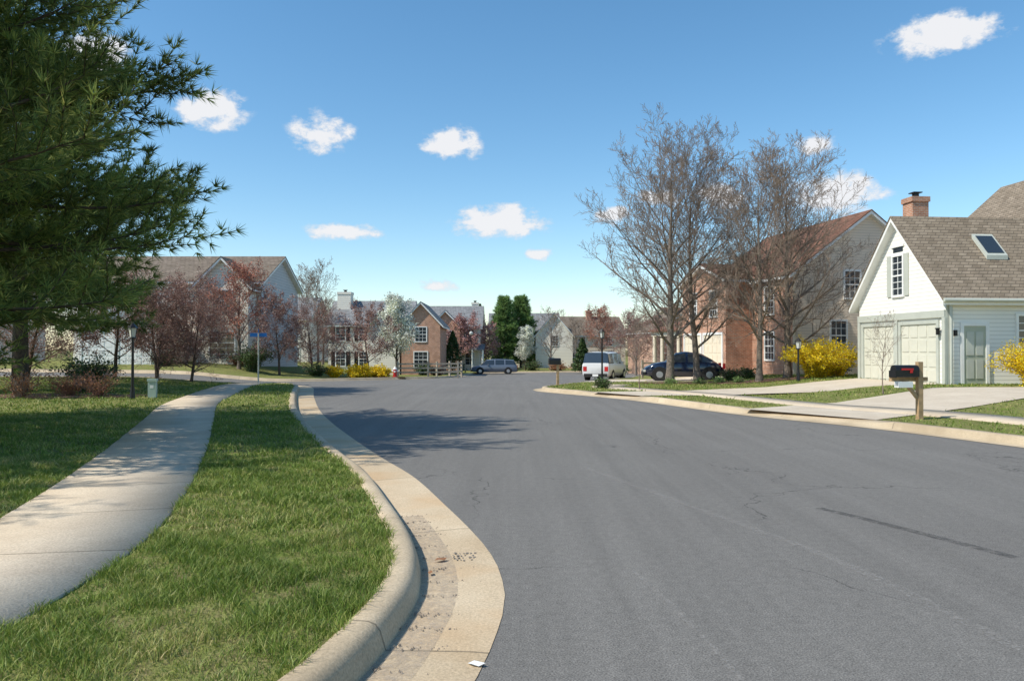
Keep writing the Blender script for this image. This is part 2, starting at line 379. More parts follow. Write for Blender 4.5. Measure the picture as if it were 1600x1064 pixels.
flat('fallen_leaf', -0.56, 6.1, 0.9, M['rust'], 0.4); flat('paper_scrap', -0.19, 4.08, 0.8, M['trim'], -0.3); flat('fallen_leaf', -0.6, 5.75, 0.6, M['rust'], 1.4)
V, F = [], []
for i in range(6):
    for j in range(4):
        if r_.random() < .2: continue
        cx, cy = -0.47 + i * 0.031 + (j % 2) * .012 + r_.normal(0, .005), 6.12 + j * 0.066 + r_.normal(0, .006); k = len(V); q = r_.uniform(.5, 1.2)
        V += [(cx - .009 * q, cy - .02 * q, .0075), (cx + .008 * q, cy - .016 * q, .0075), (cx + .011 * q, cy + .018 * q, .0075), (cx - .006 * q, cy + .022 * q, .0075)]; F.append((k, k + 1, k + 2, k + 3))
np_mesh('gutter_stain_marks', V, F, plain('tar_marks', (0.22, 0.19, 0.155), 0.9, 0.4, 30))

# ------------------------------------------------------------------ grass blades
def blades(poly, bbox, n, hgt, wid, excl, seed, cond=None):
    r = np.random.default_rng(seed)
    X = r.uniform(bbox[0], bbox[1], n); Y = r.uniform(bbox[2], bbox[3], n)
    k = pip(poly, X, Y)
    for e in excl: k &= ~pip(e, X, Y)
    if cond is not None: k &= cond(X, Y)
    X, Y = X[k], Y[k]; n = len(X)
    cl = 0.5 + 0.25 * np.sin(X * 5.1 + 1.7 * np.sin(Y * 3.3)) + 0.25 * np.sin(Y * 6.3 + 2 * np.sin(X * 2.7 + 1))
    cl2 = 0.5 + 0.5 * np.sin(X * 1.9 + Y * 2.3 + 1.5 * np.sin(Y * 1.1))
    cl3 = 0.5 + 0.25 * np.sin(X * 13 + 2 * np.sin(Y * 9)) + 0.25 * np.sin(Y * 15 + 2 * np.sin(X * 11))
    keep = r.uniform(0, 1, n) < 0.14 + 0.50 * cl + 0.40 * cl3
    X, Y, cl, cl2, cl3 = X[keep], Y[keep], cl[keep], cl2[keep], cl3[keep]; n = len(X)
    H = hgt * (0.26 + 0.40 * cl + 0.2 * cl2 + 0.50 * cl3 ** 2) * r.uniform(0.45, 1.3, n)
    a_ = r.uniform(0, 2 * np.pi, n); ln = r.uniform(0.2, 1.4, n) * H
    b = r.uniform(0, 2 * np.pi, n)
    Z = h(X, Y) + 0.12
    dx, dy = np.cos(a_) * wid / 2, np.sin(a_) * wid / 2
    V = np.zeros((n, 5, 3))
    V[:, 0] = np.column_stack([X - dx, Y - dy, Z]); V[:, 1] = np.column_stack([X + dx, Y + dy, Z])
    mx, my = X + np.cos(b) * ln * .35, Y + np.sin(b) * ln * .35
    V[:, 2] = np.column_stack([mx + dx * .8, my + dy * .8, Z + H * .6]); V[:, 3] = np.column_stack([mx - dx * .8, my - dy * .8, Z + H * .6])
    V[:, 4] = np.column_stack([X + np.cos(b) * ln, Y + np.sin(b) * ln, Z + H])
    i = np.arange(n)[:, None] * 5
    F = np.concatenate([i + [0, 1, 2], i + [0, 2, 3], i + [3, 2, 4]])
    return V.reshape(-1, 3), F
swp = np.concatenate([offset(SWL, HW - .01), offset(SWL, -HW + .01)[::-1]])
swr = np.concatenate([offset(SWR, .6), offset(SWR, -.6)[::-1]])
parts = []
fr = lambda X, Y: (np.abs(X) < 0.70 * Y + 0.6)
lawnLb = np.concatenate([offset(EL, GW + 0.19), [(-90, 43), (-90, -9)]])
parts.append(blades(lawnLb, (-6, 0, 2.8, 6.5), 190000, 0.075, 0.005, [swp], 1, fr))
parts.append(blades(lawnLb, (-8, -1, 6.5, 11), 130000, 0.075, 0.008, [swp], 2, fr))
parts.append(blades(lawnLb, (-14, -2, 11, 19), 100000, 0.075, 0.014, [swp], 3, fr))
parts.append(blades(lawnLb, (-26, -4, 19, 36), 70000, 0.08, 0.025, [swp], 4, fr))
parts.append(blades(lawnR, (1, 24, 12, 24), 45000, 0.065, 0.018, [swr, np.array(D1), np.array(D2)], 5))
parts.append(blades(lawnR, (1, 18, 24, 40), 35000, 0.07, 0.03, [swr, np.array(D1), np.array(D2), np.array(D3)], 6))
Vs, Fs, o = [], [], 0
for v, f in parts: Vs.append(v); Fs.append(f + o); o += len(v)
np_mesh('grass', np.concatenate(Vs), np.concatenate(Fs), M['blade'])

# ------------------------------------------------------------------ vegetation
def tubes(segs, sides):
    A = np.array([np.concatenate([s[0], s[1], [s[2], s[3]]]) for s in segs])
    p0, p1, r0, r1 = A[:, :3], A[:, 3:6], A[:, 6], A[:, 7]
    d = p1 - p0; d /= (np.linalg.norm(d, axis=1)[:, None] + 1e-9)
    ref = np.where(np.abs(d[:, 2:3]) > 0.9, [[1., 0, 0]], [[0, 0, 1.]])
    u = np.cross(d, ref); u /= np.linalg.norm(u, axis=1)[:, None]; v = np.cross(d, u)
    n = len(A); V = np.zeros((n, 2 * sides, 3))
    for k in range(sides):
        t = 2 * np.pi * k / sides; w = u * np.cos(t) + v * np.sin(t)
        V[:, k] = p0 + w * r0[:, None]; V[:, sides + k] = p1 + w * r1[:, None]
    i = np.arange(n)[:, None] * (2 * sides)
    F = np.concatenate([i + [k, (k + 1) % sides, sides + (k + 1) % sides, sides + k] for k in range(sides)])
    return V.reshape(-1, 3), F

def nrm(v): return v / (np.linalg.norm(v) + 1e-9)

def gen_tree(seed, H, spread, tr, clear=0.18, nprim=22, kids=(9, 6, 4), ang=(38, 55), trop=0.10, wander=0.10, minr=0.007, leader=0.8, droop=0.0, shape=0.6, trunks=1):
    R = random.Random(seed); segs = []; tips = []
    def rv(): return np.array([R.gauss(0, 1), R.gauss(0, 1), R.gauss(0, 1)])
    def grow(p, d, L, r, lev):
        n = (4, 4, 3, 2)[lev]; st = L / n; path = [(p, d, r)]
        for i in range(n):
            d = nrm(d + rv() * wander + np.array([0, 0, trop - droop * lev]))
            q = p + d * st; r2 = max(minr * 0.8, r * (1 - 0.8 * (i + 1) / n) if lev < 3 else minr * .8)
            ra = path[-1][2]
            segs.append((p, q, ra, r2)); path.append((q, d, r2)); p = q
        tips.append((p, d))
        if lev < 3:
            k = kids[lev]
            for c in range(k):
                t = 0.15 + 0.85 * (c + R.random()) / k
                f = t * n; i = min(n - 1, int(f)); f -= i
                pp = path[i][0] * (1 - f) + path[i + 1][0] * f; dd = path[i + 1][1]
                side = nrm(np.cross(dd, rv())); an = rad(R.uniform(28, 58))
                nd = nrm(dd * math.cos(an) + side * math.sin(an))
                grow(pp, nd, L * R.uniform(.32, .58) * (1.12 - t * 0.55), max(minr, (path[i][2]) * 0.5), lev + 1)
    for tk in range(trunks):
        p = np.array([0, 0, -0.1]); d = nrm(np.array([R.uniform(-.06, .06) , R.uniform(-.06, .06), 1.0])); n = 12; st = H * leader / n; path = [(p, tr * 1.35)]
        for i in range(n):
            d = nrm(d + rv() * 0.035 + np.array([0, 0, 0.05])); q = p + d * st
            r2 = tr * (1 - 0.86 * (i + 1) / n); segs.append((p, q, path[-1][1] , r2)); path.append((q, r2)); p = q
        tips.append((p, d))
        ph = R.random() * 6
        for c in range(nprim):
            t = clear + (1 - clear) * (c + R.random() * .8) / nprim
            f = t * n; i = min(n - 1, int(f)); f -= i
            pp = path[i][0] * (1 - f) + path[i + 1][0] * f
            ph += 2.4 + R.uniform(-.4, .4)
            an = rad(R.uniform(*ang) * (1.15 - 0.55 * t))
            nd = np.array([math.cos(ph) * math.sin(an), math.sin(ph) * math.sin(an), math.cos(an)])
            tt = (t - clear) / (1 - clear)
            L = spread * (0.45 + 0.75 * math.sin(math.pi * min(1, tt * shape + 0.28))) * R.uniform(.8, 1.1)
            L = min(L, (H - pp[2]) / max(.3, nd[2]) * 0.95 + 0.3)
            grow(pp, nd, L, max(minr, path[i][1] * 0.42), 0)
    return segs, tips

def leaf_quads(C, n, radius, size, seed, aspect=1.0, flat=1.0):
    r = np.random.default_rng(seed); C = np.repeat(np.asarray(C), n, axis=0); m = len(C)
    off = r.normal(0, 1, (m, 3)) * radius * [1, 1, flat]; C = C + off
    u = r.normal(0, 1, (m, 3)); u /= np.linalg.norm(u, axis=1)[:, None]
    v = np.cross(u, r.normal(0, 1, (m, 3))); v /= np.linalg.norm(v, axis=1)[:, None]
    s = (size * r.uniform(.6, 1.3, m) / 2)[:, None]
    V = np.stack([C - u * s, C + v * s * aspect, C + u * s, C - v * s * aspect], 1)
    return V.reshape(-1, 3), np.arange(4 * m).reshape(-1, 4)

def spikes(C, Dr, n, length, width, seed, cone=1.0, grav=0.0):
    r = np.random.default_rng(seed); C = np.repeat(np.asarray(C), n, axis=0); Dd = np.repeat(np.asarray(Dr), n, axis=0); m = len(C)
    d = Dd + r.normal(0, 1, (m, 3)) * cone * 0.6; d[:, 2] -= grav; d /= np.linalg.norm(d, axis=1)[:, None]
    v = np.cross(d, r.normal(0, 1, (m, 3))); v /= np.linalg.norm(v, axis=1)[:, None]
    L = (length * r.uniform(.7, 1.2, m))[:, None]; b = C + d * L * 0.05
    V = np.stack([b - v * width / 2, b + v * width / 2, C + d * L], 1)
    return V.reshape(-1, 3), np.arange(3 * m).reshape(-1, 3)

def empty(name, x, y, z, rz=0, sc=1.0):
    e = bpy.data.objects.new(name, None); e.empty_display_size = 0.3
    e.location = (x, y, z); e.rotation_euler = (0, 0, rz); e.scale = (sc,) * 3 if not isinstance(sc, tuple) else sc
    return link(e)

PROTO = {}
def make_proto(key, trunkmat, twigmat, leaf=None, **kw):
    segs, tips = gen_tree(**kw)
    big = [s for s in segs if s[2] > 0.03]; small = [s for s in segs if s[2] <= 0.03]
    L = []
    for nm, sg, sd, mt in (('trunk_and_limbs', big, 7, trunkmat), ('twigs', small, 3, twigmat)):
        if not sg: continue
        V, F = tubes(sg, sd); o = np_mesh(nm, V, F, mt, sd > 3); me = o.data; bpy.data.objects.remove(o); L.append((nm, me))
    if leaf:
        mt, n, radius, size = leaf
        C = np.array([t[0] for t in tips]); V, F = leaf_quads(C, n, radius, size, kw['seed'])
        o = np_mesh('blossom', V, F, mt); me = o.data; bpy.data.objects.remove(o); L.append(('blossom', me))
    PROTO[key] = (L, kw['H'])

def place(key, name, x, y, H=None, rz=0.0, wid=1.0, z=None):
    L, H0 = PROTO[key]; s = (H or H0) / H0
    e = empty(name, x, y, hz(x, y) if z is None else z, rz, (s * wid, s * wid, s))
    for nm, me in L: link(bpy.data.objects.new(nm, me), e)
    return e

make_proto('big1', M['bark'], M['twig'], seed=11, H=12.2, spread=4.1, tr=0.20, clear=0.16, nprim=30, kids=(10, 7, 5), ang=(52, 70), trop=0.12, minr=0.0075)
make_proto('big2', M['bark'], M['twig'], seed=23, H=11.2, spread=3.9, tr=0.17, clear=0.18, nprim=27, kids=(10, 7, 5), ang=(50, 68), trop=0.11, minr=0.0075)
make_proto('bare', M['bark'], M['twig'], seed=5, H=8, spread=2.6, tr=0.14, clear=0.2, nprim=18, kids=(8, 5, 3), ang=(35, 55), minr=0.010)
make_proto('sapling', M['bark'], M['twig'], seed=9, H=3, spread=0.85, tr=0.03, clear=0.3, nprim=14, kids=(5, 3, 1), ang=(35, 50), minr=0.004)
make_proto('plum', M['bark_dk'], M['twig_red'], leaf=(M['plum'], 3, 0.09, 0.07), seed=31, H=4.5, spread=2.0, tr=0.10, clear=0.22, nprim=16, kids=(8, 5, 3), ang=(50, 75), trop=0.05, minr=0.007)
make_proto('crab', M['bark_dk'], M['twig_red'], leaf=(M['plum'], 1, 0.09, 0.06), seed=37, H=4.6, spread=2.2, tr=0.09, clear=0.15, nprim=16, kids=(8, 6, 3), ang=(50, 75), trop=0.05, minr=0.007, trunks=2)
make_proto('redmaple', M['bark'], M['twig_red'], leaf=(M['redbud'], 2, 0.10, 0.07), seed=41, H=6.2, spread=2.0, tr=0.11, clear=0.25, nprim=18, kids=(8, 5, 3), ang=(35, 50), minr=0.008)
make_proto('pear', M['bark_dk'], M['twig'], leaf=(M['whitebl'], 5, 0.13, 0.11), seed=43, H=6.5, spread=1.8, tr=0.10, clear=0.2, nprim=20, kids=(8, 4, 2), ang=(25, 42), minr=0.008)
make_proto('pink', M['bark_dk'], M['twig_red'], leaf=(M['pinkbl'], 3, 0.12, 0.11), seed=47, H=5.5, spread=2.0, tr=0.10, clear=0.2, nprim=18, kids=(7, 4, 2), ang=(40, 60), minr=0.008)

place('big1', 'bare_tree', 7.3, 36.0, 11.8, 0.3)
place('big2', 'bare_tree', 8.9, 37.3, 11.3, 2.0)
place('big2', 'bare_tree', 11.0, 34.6, 10.3, 4.0, 0.95)
place('big1', 'bare_tree', 12.6, 35.6, 10.4, 5.2, 1.05)
place('bare', 'bare_tree', -12.6, 5.2, 9.5, 2.2, 0.9)
place('sapling', 'young_tree', 11.4, 23.9, 2.75, 1)
place('sapling', 'young_tree', 4.9, 29.9, 2.7, 3)
for (k, nm, x, y, H, rz, w) in [
    ('crab', 'crabapple_tree', -16.2, 35.5, 4.3, 0.4, 1.0), ('crab', 'crabapple_tree', -15.0, 36.4, 4.0, 2.1, 0.9),
    ('plum', 'crabapple_tree', -18.6, 36.4, 4.6, 3.1, 1.0), ('redmaple', 'red_maple_tree', -16.9, 48.2, 6.6, 1.0, 1.1),
    ('plum', 'plum_tree', -14.5, 48.5, 4.7, 1.4, 0.85), ('crab', 'plum_tree', -20.5, 49.0, 5.2, 2.9, 1.0),
    ('crab', 'plum_tree', -13.4, 52.5, 4.6, 5.0, 0.9),
    ('plum', 'plum_tree', -10.4, 56.5, 4.8, 0.2, 1.0), ('pear', 'pear_tree', -9.7, 66, 7.0, 0.8, 1.15), ('pear', 'pear_tree', 1.6, 93, 5.4, 2.0, 1.0),
    ('bare', 'bare_tree', -22, 88, 11.5, 0.2, 0.95), ('bare', 'bare_tree', -24.5, 92, 10.5, 1.2, 1.0), ('bare', 'bare_tree', -18, 74, 6.5, 2.2, 1.1),
    ('pink', 'cherry_tree', -5.8, 90, 6.3, 1.2, 1.1), ('pink', 'cherry_tree', -3.2, 95, 5.6, 3.2, 1.1), ('redmaple', 'red_maple_tree', -7.2, 100, 7.5, 3.0, 1.1),
    ('bare', 'bare_tree', 4.6, 92, 7.6, 3.2, 1.0), ('bare', 'bare_tree', 8.0, 96, 6.6, 4.2, 1.0), ('redmaple', 'red_maple_tree', 11.5, 100, 8.0, 4.0, 1.2),
    ('bare', 'bare_tree', 14.0, 88, 7.2, 5.2, 1.2), ('plum', 'plum_tree', 13.6, 84, 5.6, 0.6, 1.2), ('bare', 'bare_tree', 10.5, 66, 5.0, 1.6, 1.2),
    ('plum', 'plum_tree', 12.2, 62, 4.2, 0.6, 1.2), ('plum', 'plum_tree', 18.5, 66, 5.0, 1.6, 1.2), ('bare', 'bare_tree', 17, 58, 6.5, 2.6, 1.1),
    ('bare', 'bare_tree', -12.5, 84, 6.5, 2.7, 1.1), ('crab', 'crabapple_tree', -21.5, 34.5, 4.6, 1.1, 1.1), ('bare', 'bare_tree', 30, 62, 10, 2.7, 1.1)]:
    place(k, nm, x, y, H, rz, w)

def pine(name, x, y, H, R, zlow, seed, step=0.5, tuft=(15, 0.24, 0.017), dens=1.0, mat='needle', z=None, nl=6, pk=0.30, po=1.35, lo=0.7):
    Rr = random.Random(seed); segs = []; C = []; Dd = []
    tr = H * 0.02
    for i in range(10):
        segs.append((np.array([0, 0, H * i / 10 - .1]), np.array([0, 0, H * (i + 1) / 10 - .1]), tr * (1.15 - i * .11), tr * (1.15 - (i + 1) * .11)))
    zz = zlow; ph = 0
    while zz < H - 0.3:
        t = (zz - zlow) / (H - zlow)
        prof = R * (lo + (1 - lo) * math.sin(min(1, t / 0.25) * math.pi / 2)) * (1 - max(0, (t - pk) / (1 - pk)) ** po) + 0.25
        for k in range(nl):
            ph += 6.283 / nl + Rr.uniform(-.25, .25); L = prof * Rr.uniform(.72, 1.10)
            el = rad(-7 + 38 * t + Rr.uniform(-8, 8)); p = np.array([0, 0, zz + Rr.uniform(-.25, .25)])
            d = np.array([math.cos(ph) * math.cos(el), math.sin(ph) * math.cos(el), math.sin(el)])
            n = max(3, int(L / 0.40)); r = 0.02 + L * 0.010
            for i in range(n):
                f = (i + 1) / n
                d = nrm(d + np.array([Rr.gauss(0, .07), Rr.gauss(0, .07), Rr.gauss(0, .05) + 0.035 * f]))
                q = p + d * (L / n); segs.append((p, q, r * (1 - .9 * (i / n)), r * (1 - .9 * f)))
                if f > 0.3:
                    for sgn in (-1, 1):
                        if Rr.random() > 0.95 * dens: continue
                        sd = nrm(np.cross(d, [0, 0, 1.0])) * sgn
                        b = nrm(d * 0.75 + sd * Rr.uniform(.5, 1.0) + np.array([0, 0, Rr.uniform(-.35, .6)]))
                        bl = L * (0.10 + 0.20 * (1 - f)) + Rr.uniform(.2, .5); m = max(2, int(bl / 0.15)); pb = q
                        for j in range(m):
                            b = nrm(b + np.array([Rr.gauss(0, .1), Rr.gauss(0, .1), Rr.gauss(0, .08) + .07]))
                            qb = pb + b * (bl / m); segs.append((pb, qb, 0.010, 0.008)); pb = qb
                            C.append(qb); Dd.append(b)
                            if Rr.random() < .7:
                                o = nrm(np.array([Rr.gauss(0, 1), Rr.gauss(0, 1), Rr.gauss(.2, .8)])); C.append(qb + o * .17); Dd.append(nrm(b + o))
                p = q
            C.append(p); Dd.append(d)
        zz += step * (1 - 0.25 * t)
    C.append(np.array([0, 0, H])); Dd.append(np.array([0, 0, 1.]))
    e = empty(name, x, y, hz(x, y) if z is None else z)
    V, F = tubes([s for s in segs if s[2] > 0.02], 6); np_mesh('trunk_and_limbs', V, F, M['bark_dk'], True, e)
    V, F = tubes([s for s in segs if s[2] <= 0.02], 3); np_mesh('twigs', V, F, M['bark_dk'], False, e)
    V, F = spikes(C, Dd, tuft[0], tuft[1], tuft[2], seed, 0.8, 0.03); np_mesh('needles', V, F, M[mat], False, e)
    print(name, 'tufts', len(C)); return e

pine('pine_tree', -12.2, 13.2, 12.6, 5.75, 2.2, 3, 0.42, (15, 0.25, 0.022), nl=7, pk=0.26, po=1.2, lo=0.85)
pine('pine_tree', -17.7, 28.0, 12.5, 5.2, 2.9, 8, 0.6, (13, 0.30, 0.03))
pine('pine_tree', -1.0, 104, 9.4, 1.5, 1.2, 21, 0.5, (10, 0.45, 0.07), mat='needle_lt')
pine('pine_tree', 1.2, 106, 9.6, 1.8, 1.2, 22, 0.5, (10, 0.45, 0.07), mat='needle_lt')

def conifer(name, x, y, H, R, seed, mat='evergreen', n=3500, size=0.16):
    r = np.random.default_rng(seed); t = r.uniform(0, 1, n) ** 0.8; a_ = r.uniform(0, 2 * np.pi, n)
    lump = 1 + 0.2 * np.sin(a_ * 5 + t * 17) + 0.15 * np.sin(t * 40)
    rr = R * (1 - t) ** 0.8 * lump * np.sqrt(r.uniform(.35, 1, n))
    C = np.column_stack([np.cos(a_) * rr, np.sin(a_) * rr, 0.15 + t * (H - .15)])
    e = empty(name, x, y, hz(x, y)); V, F = leaf_quads(C, 1, 0.03, size, seed, 0.5); np_mesh('foliage', V, F, M[mat], False, e)
    V, F = tubes([(np.array([0, 0, -.1]), np.array([0, 0, H * .9]), .09, .02)], 6); np_mesh('trunk', V, F, M['bark_dk'], True, e)
conifer('cypress_tree', -6.1, 80, 4.3, 1.3, 1, size=0.22)
conifer('spruce_tree', -4.2, 102, 8.4, 1.6, 2, size=0.3)
conifer('spruce_tree', 7.6, 84, 3.6, 1.2, 4, size=0.25)

def bush(name, x, y, rx, H, mat, seed, n=2600, size=0.07, twig='twig', arch=True):
    Rr = random.Random(seed); segs = []; C = []
    for i in range(130 if arch else 60):
        a_ = Rr.uniform(0, 6.283); el = Rr.uniform(.1, 1.0) if arch else Rr.uniform(.3, 1.3)
        L = H * Rr.uniform(.7, 1.15); d = np.array([math.cos(a_) * el * rx / H, math.sin(a_) * el * rx / H, 1.0]); d = nrm(d)
        p = np.array([Rr.gauss(0, .12 * rx), Rr.gauss(0, .12 * rx), -.05]); m = 6
        for j in range(m):
            q = p + d * L / m; segs.append((p, q, .009, .006))
            if j > 0 or arch: C += [p * (1 - f) + q * f for f in (0.2, 0.5, 0.8)]
            p = q; d = nrm(d + np.array([math.cos(a_) * .12, math.sin(a_) * .12, -0.12 * el * (j if arch else .3)]) + np.array([Rr.gauss(0, .08), Rr.gauss(0, .08), 0]))
    e = empty(name, x, y, hz(x, y)); V, F = tubes(segs, 3); np_mesh('stems', V, F, M[twig], False, e)
    if n:
        k = max(1, n // len(C)); V, F = leaf_quads(C, k, 0.07, size, seed); np_mesh('foliage', V, F, M[mat], False, e)
for bb in [('forsythia_bush', 13.4, 34.2, 1.35, 1.85, 'yellow', 1, 20000, 0.065), ('forsythia_bush', 14.6, 35.2, 1.1, 1.6, 'yellow', 12, 12000, 0.065),
           ('forsythia_bush', 16.75, 24.9, 0.95, 1.6, 'yellow', 2, 18000, 0.05), ('forsythia_bush', 18.0, 25.1, 0.95, 1.5, 'yellow', 22, 10000, 0.05),
           ('forsythia_bush', -10.3, 52.5, 1.3, 1.0, 'yellow', 3, 14000, 0.09), ('forsythia_bush', -9.1, 53.4, 1.0, 0.9, 'yellow', 4, 10000, 0.09), ('forsythia_bush', -11.9, 52.0, 0.6, 0.85, 'yellow', 14, 6000, 0.09),
           ('green_shrub', -15.0, 27.5, 0.9, 1.5, 'evergreen', 8, 5000, 0.07), ('green_shrub', -19.5, 27.5, 1.2, 1.9, 'evergreen', 9, 6000, 0.08),
           ('green_shrub', -16.0, 47.9, 1.0, 1.9, 'evergreen', 10, 5000, 0.09), ('green_shrub', -12.9, 51.3, 0.7, 1.0, 'evergreen', 10, 3000, 0.09),
           ('green_shrub', -19.0, 51.2, 0.9, 1.1, 'evergreen', 31, 3000, 0.09), ('green_shrub', -21.2, 47.3, 0.9, 1.0, 'evergreen', 32, 3000, 0.09), ('rust_shrub', -17.6, 50.2, 0.8, 0.9, 'rust', 33, 2500, 0.09),
           ('green_shrub', 10.6, 37.6, 0.6, 0.7, 'evergreen', 11, 3000, 0.06), ('green_shrub', 11.6, 38.3, 0.5, 0.6, 'evergreen', 13, 3000, 0.06), ('green_shrub', 3.6, 31.0, 0.3, 0.45, 'evergreen', 15, 900, 0.05),
           ('green_shrub', 8.2, 60.5, 1.0, 1.2, 'evergreen', 16, 3000, 0.10), ('green_shrub', 2.4, 92.0, 1.3, 1.4, 'evergreen', 17, 3000, 0.12), ('rust_shrub', 5.4, 91.5, 1.6, 1.2, 'rust', 18, 3000, 0.12),
           ('rust_shrub', -0.2, 92.0, 1.3, 1.0, 'rust', 19, 3000, 0.12), ('green_shrub', -8.0, 70.0, 1.0, 1.1, 'evergreen', 20, 3000, 0.12), ('rust_shrub', -6.6, 68.0, 0.9, 0.9, 'rust', 34, 3000, 0.12),
           ('green_shrub', 16.0, 38.2, 0.7, 0.9, 'evergreen', 35, 3000, 0.06), ('rust_shrub', 8.0, 92.3, 1.6, 1.3, 'rust', 36, 3000, 0.12), ('rust_shrub', 11.0, 93.0, 1.6, 1.5, 'rust', 37, 3000, 0.12)]:
    bush(*bb)
bush('bare_shrub', -13.4, 25.2, 0.6, 1.0, 'rust', 5, 500, 0.05, 'twig_red', False)
bush('bare_shrub', -14.6, 25.6, 0.7, 0.95, 'rust', 6, 500, 0.05, 'twig_red', False)
bush('bare_shrub', -15.8, 25.0, 0.7, 1.1, 'rust', 7, 700, 0.05, 'twig', False)

def bed(x, y, rx, ry, seed):
    r = random.Random(seed)
    o = [(x + rx * math.cos(t) * r.uniform(.9, 1.1), y + ry * math.sin(t) * r.uniform(.9, 1.1)) for t in np.linspace(0, 2 * math.pi, 28, endpoint=False)]
    sheet('mulch_bed', o, 0.15, M['mulch'], 0.5)
bed(-15.2, 25.6, 3.2, 1.2, 1); bed(8.0, 36.6, 2.2, 1.3, 2); bed(11.8, 34.9, 2.6, 1.2, 3); bed(-10.2, 52.6, 3.2, .8, 5)
for (x, y, s) in ((8.6, 35.8, 1), (9.6, 36.1, 2), (7.2, 35.4, 3), (10.2, 35.0, 4)):
    bush('daffodil_clump', x, y, 0.25, 0.3, 'needle_lt', 50 + s, 500, 0.05, 'twig', False)

rng = np.random.default_rng(77); Cs = []
for i in range(90):
    x = -80 + 180 * i / 89 + rng.normal(0, 2); y = 122 + rng.uniform(-6, 25); H = rng.uniform(5.0, 8.5); n = 480
    u = rng.normal(0, 1, (n, 3)); u /= np.linalg.norm(u, axis=1)[:, None]; u *= rng.uniform(.2, 1, (n, 1)) ** .5
    Cs.append(np.column_stack([x + u[:, 0] * 3.2, y + u[:, 1] * 3, -0.9 + H * .55 + u[:, 2] * H * .45]))
V, F = leaf_quads(np.concatenate(Cs), 1, 0.2, 0.55, 5, 0.22); np_mesh('distant_trees', V, F, M['farleaf'])

# ------------------------------------------------------------------ builder
class B:
    def __init__(s, name, x, y, z, rz=0, sc=1):
        s.e = empty(name, x, y, z, rz, sc); s.p = {}
    def g(s, part, mat):
        return s.p.setdefault((part, mat), ([], []))
    def poly(s, part, mat, pts):
        V, F = s.g(part, mat); i = len(V); V += [tuple(p) for p in pts]; F.append(tuple(range(i, i + len(pts))))
    def box(s, part, mat, x0, x1, y0, y1, z0, z1):
        x0, x1 = sorted((x0, x1)); y0, y1 = sorted((y0, y1)); z0, z1 = sorted((z0, z1))
        V, F = s.g(part, mat); i = len(V)
        V += [(x0, y0, z0), (x1, y0, z0), (x1, y1, z0), (x0, y1, z0), (x0, y0, z1), (x1, y0, z1), (x1, y1, z1), (x0, y1, z1)]
        F += [tuple(i + k for k in f) for f in ((0, 3, 2, 1), (4, 5, 6, 7), (0, 1, 5, 4), (1, 2, 6, 5), (2, 3, 7, 6), (3, 0, 4, 7))]
    def slab(s, part, mat, P, t, dz=0):
        P = [(p[0], p[1], p[2] - dz) for p in P]; Q = [(p[0], p[1], p[2] - t) for p in P]
        V, F = s.g(part, mat); i = len(V); V += P + Q; n = len(P)
        F.append(tuple(range(i, i + n))); F.append(tuple(i + n + k for k in reversed(range(n))))
        for k in range(n): F.append((i + k, i + n + k, i + n + (k + 1) % n, i + (k + 1) % n))
    def cyl(s, part, mat, p0, p1, r0, r1=None, n=14):
        r1 = r0 if r1 is None else r1
        p0 = np.array(p0, float); p1 = np.array(p1, float)
        v, f = tubes([(p0, p1, r0, r1)], n); V, F = s.g(part, mat); i = len(V); V += [tuple(q) for q in v]; F += [tuple(int(k) + i for k in q) for q in f]
        F.append(tuple(i + k for k in range(n))); F.append(tuple(i + n + k for k in range(n)))
    def fin(s, smooth_parts=()):
        for (part, mat), (V, F) in s.p.items():
            me = bpy.data.meshes.new(part); me.from_pydata(V, [], F); me.materials.append(M[mat])
            bm = bmesh.new(); bm.from_mesh(me)
            if part in smooth_parts: bmesh.ops.remove_doubles(bm, verts=bm.verts, dist=0.0005)
            bmesh.ops.recalc_face_normals(bm, faces=bm.faces); bm.to_mesh(me); bm.free()
            if part in smooth_parts:
                for p in me.polygons: p.use_smooth = True
            link(bpy.data.objects.new(part, me), s.e)
        return s.e

def fbox(b, face, c, part, mat, u0, u1, z0, z1, d0, d1):
    if face == 'F': b.box(part, mat, u0, u1, c - d0, c - d1, z0, z1)
    elif face == 'K': b.box(part, mat, u0, u1, c + d0, c + d1, z0, z1)
    elif face == 'L': b.box(part, mat, c - d0, c - d1, u0, u1, z0, z1)
    else: b.box(part, mat, c + d0, c + d1, u0, u1, z0, z1)

def win(b, face, c, u, z, w, hh, trim='trim', nx=2, nz=4, shutters=None):
    t = 0.09; f = lambda *a_: fbox(b, face, c, *a_)
    f('window_glass', 'glass', u - w / 2, u + w / 2, z, z + hh, 0.0, 0.012)
    f('window_frames', trim, u - w / 2 - t, u - w / 2, z - t, z + hh + t, -0.01, 0.05)
    f('window_frames', trim, u + w / 2, u + w / 2 + t, z - t, z + hh + t, -0.01, 0.05)
    f('window_frames', trim, u - w / 2, u + w / 2, z + hh, z + hh + t, -0.01, 0.052)
    f('window_frames', trim, u - w / 2, u + w / 2, z - t, z, -0.01, 0.07)
    f('window_frames', trim, u - w / 2, u + w / 2, z + hh * .48, z + hh * .52, 0.012, 0.04)
    for i in range(1, nx + 1):
        x = u - w / 2 + w * i / (nx + 1); f('window_frames', trim, x - .012, x + .012, z, z + hh, 0.012, 0.026)
    for i in range(1, nz):
        if i * 2 == nz: continue
        zz = z + hh * i / nz; f('window_frames', trim, u - w / 2, u + w / 2, zz - .012, zz + .012, 0.012, 0.024)
    if shutters:
        for sg in (-1, 1):
            a_ = u + sg * (w / 2 + t + .02); c_ = a_ + sg * w * .42
            f('shutters', shutters, min(a_, c_), max(a_, c_), z - .05, z + hh + .05, 0.0, 0.045)

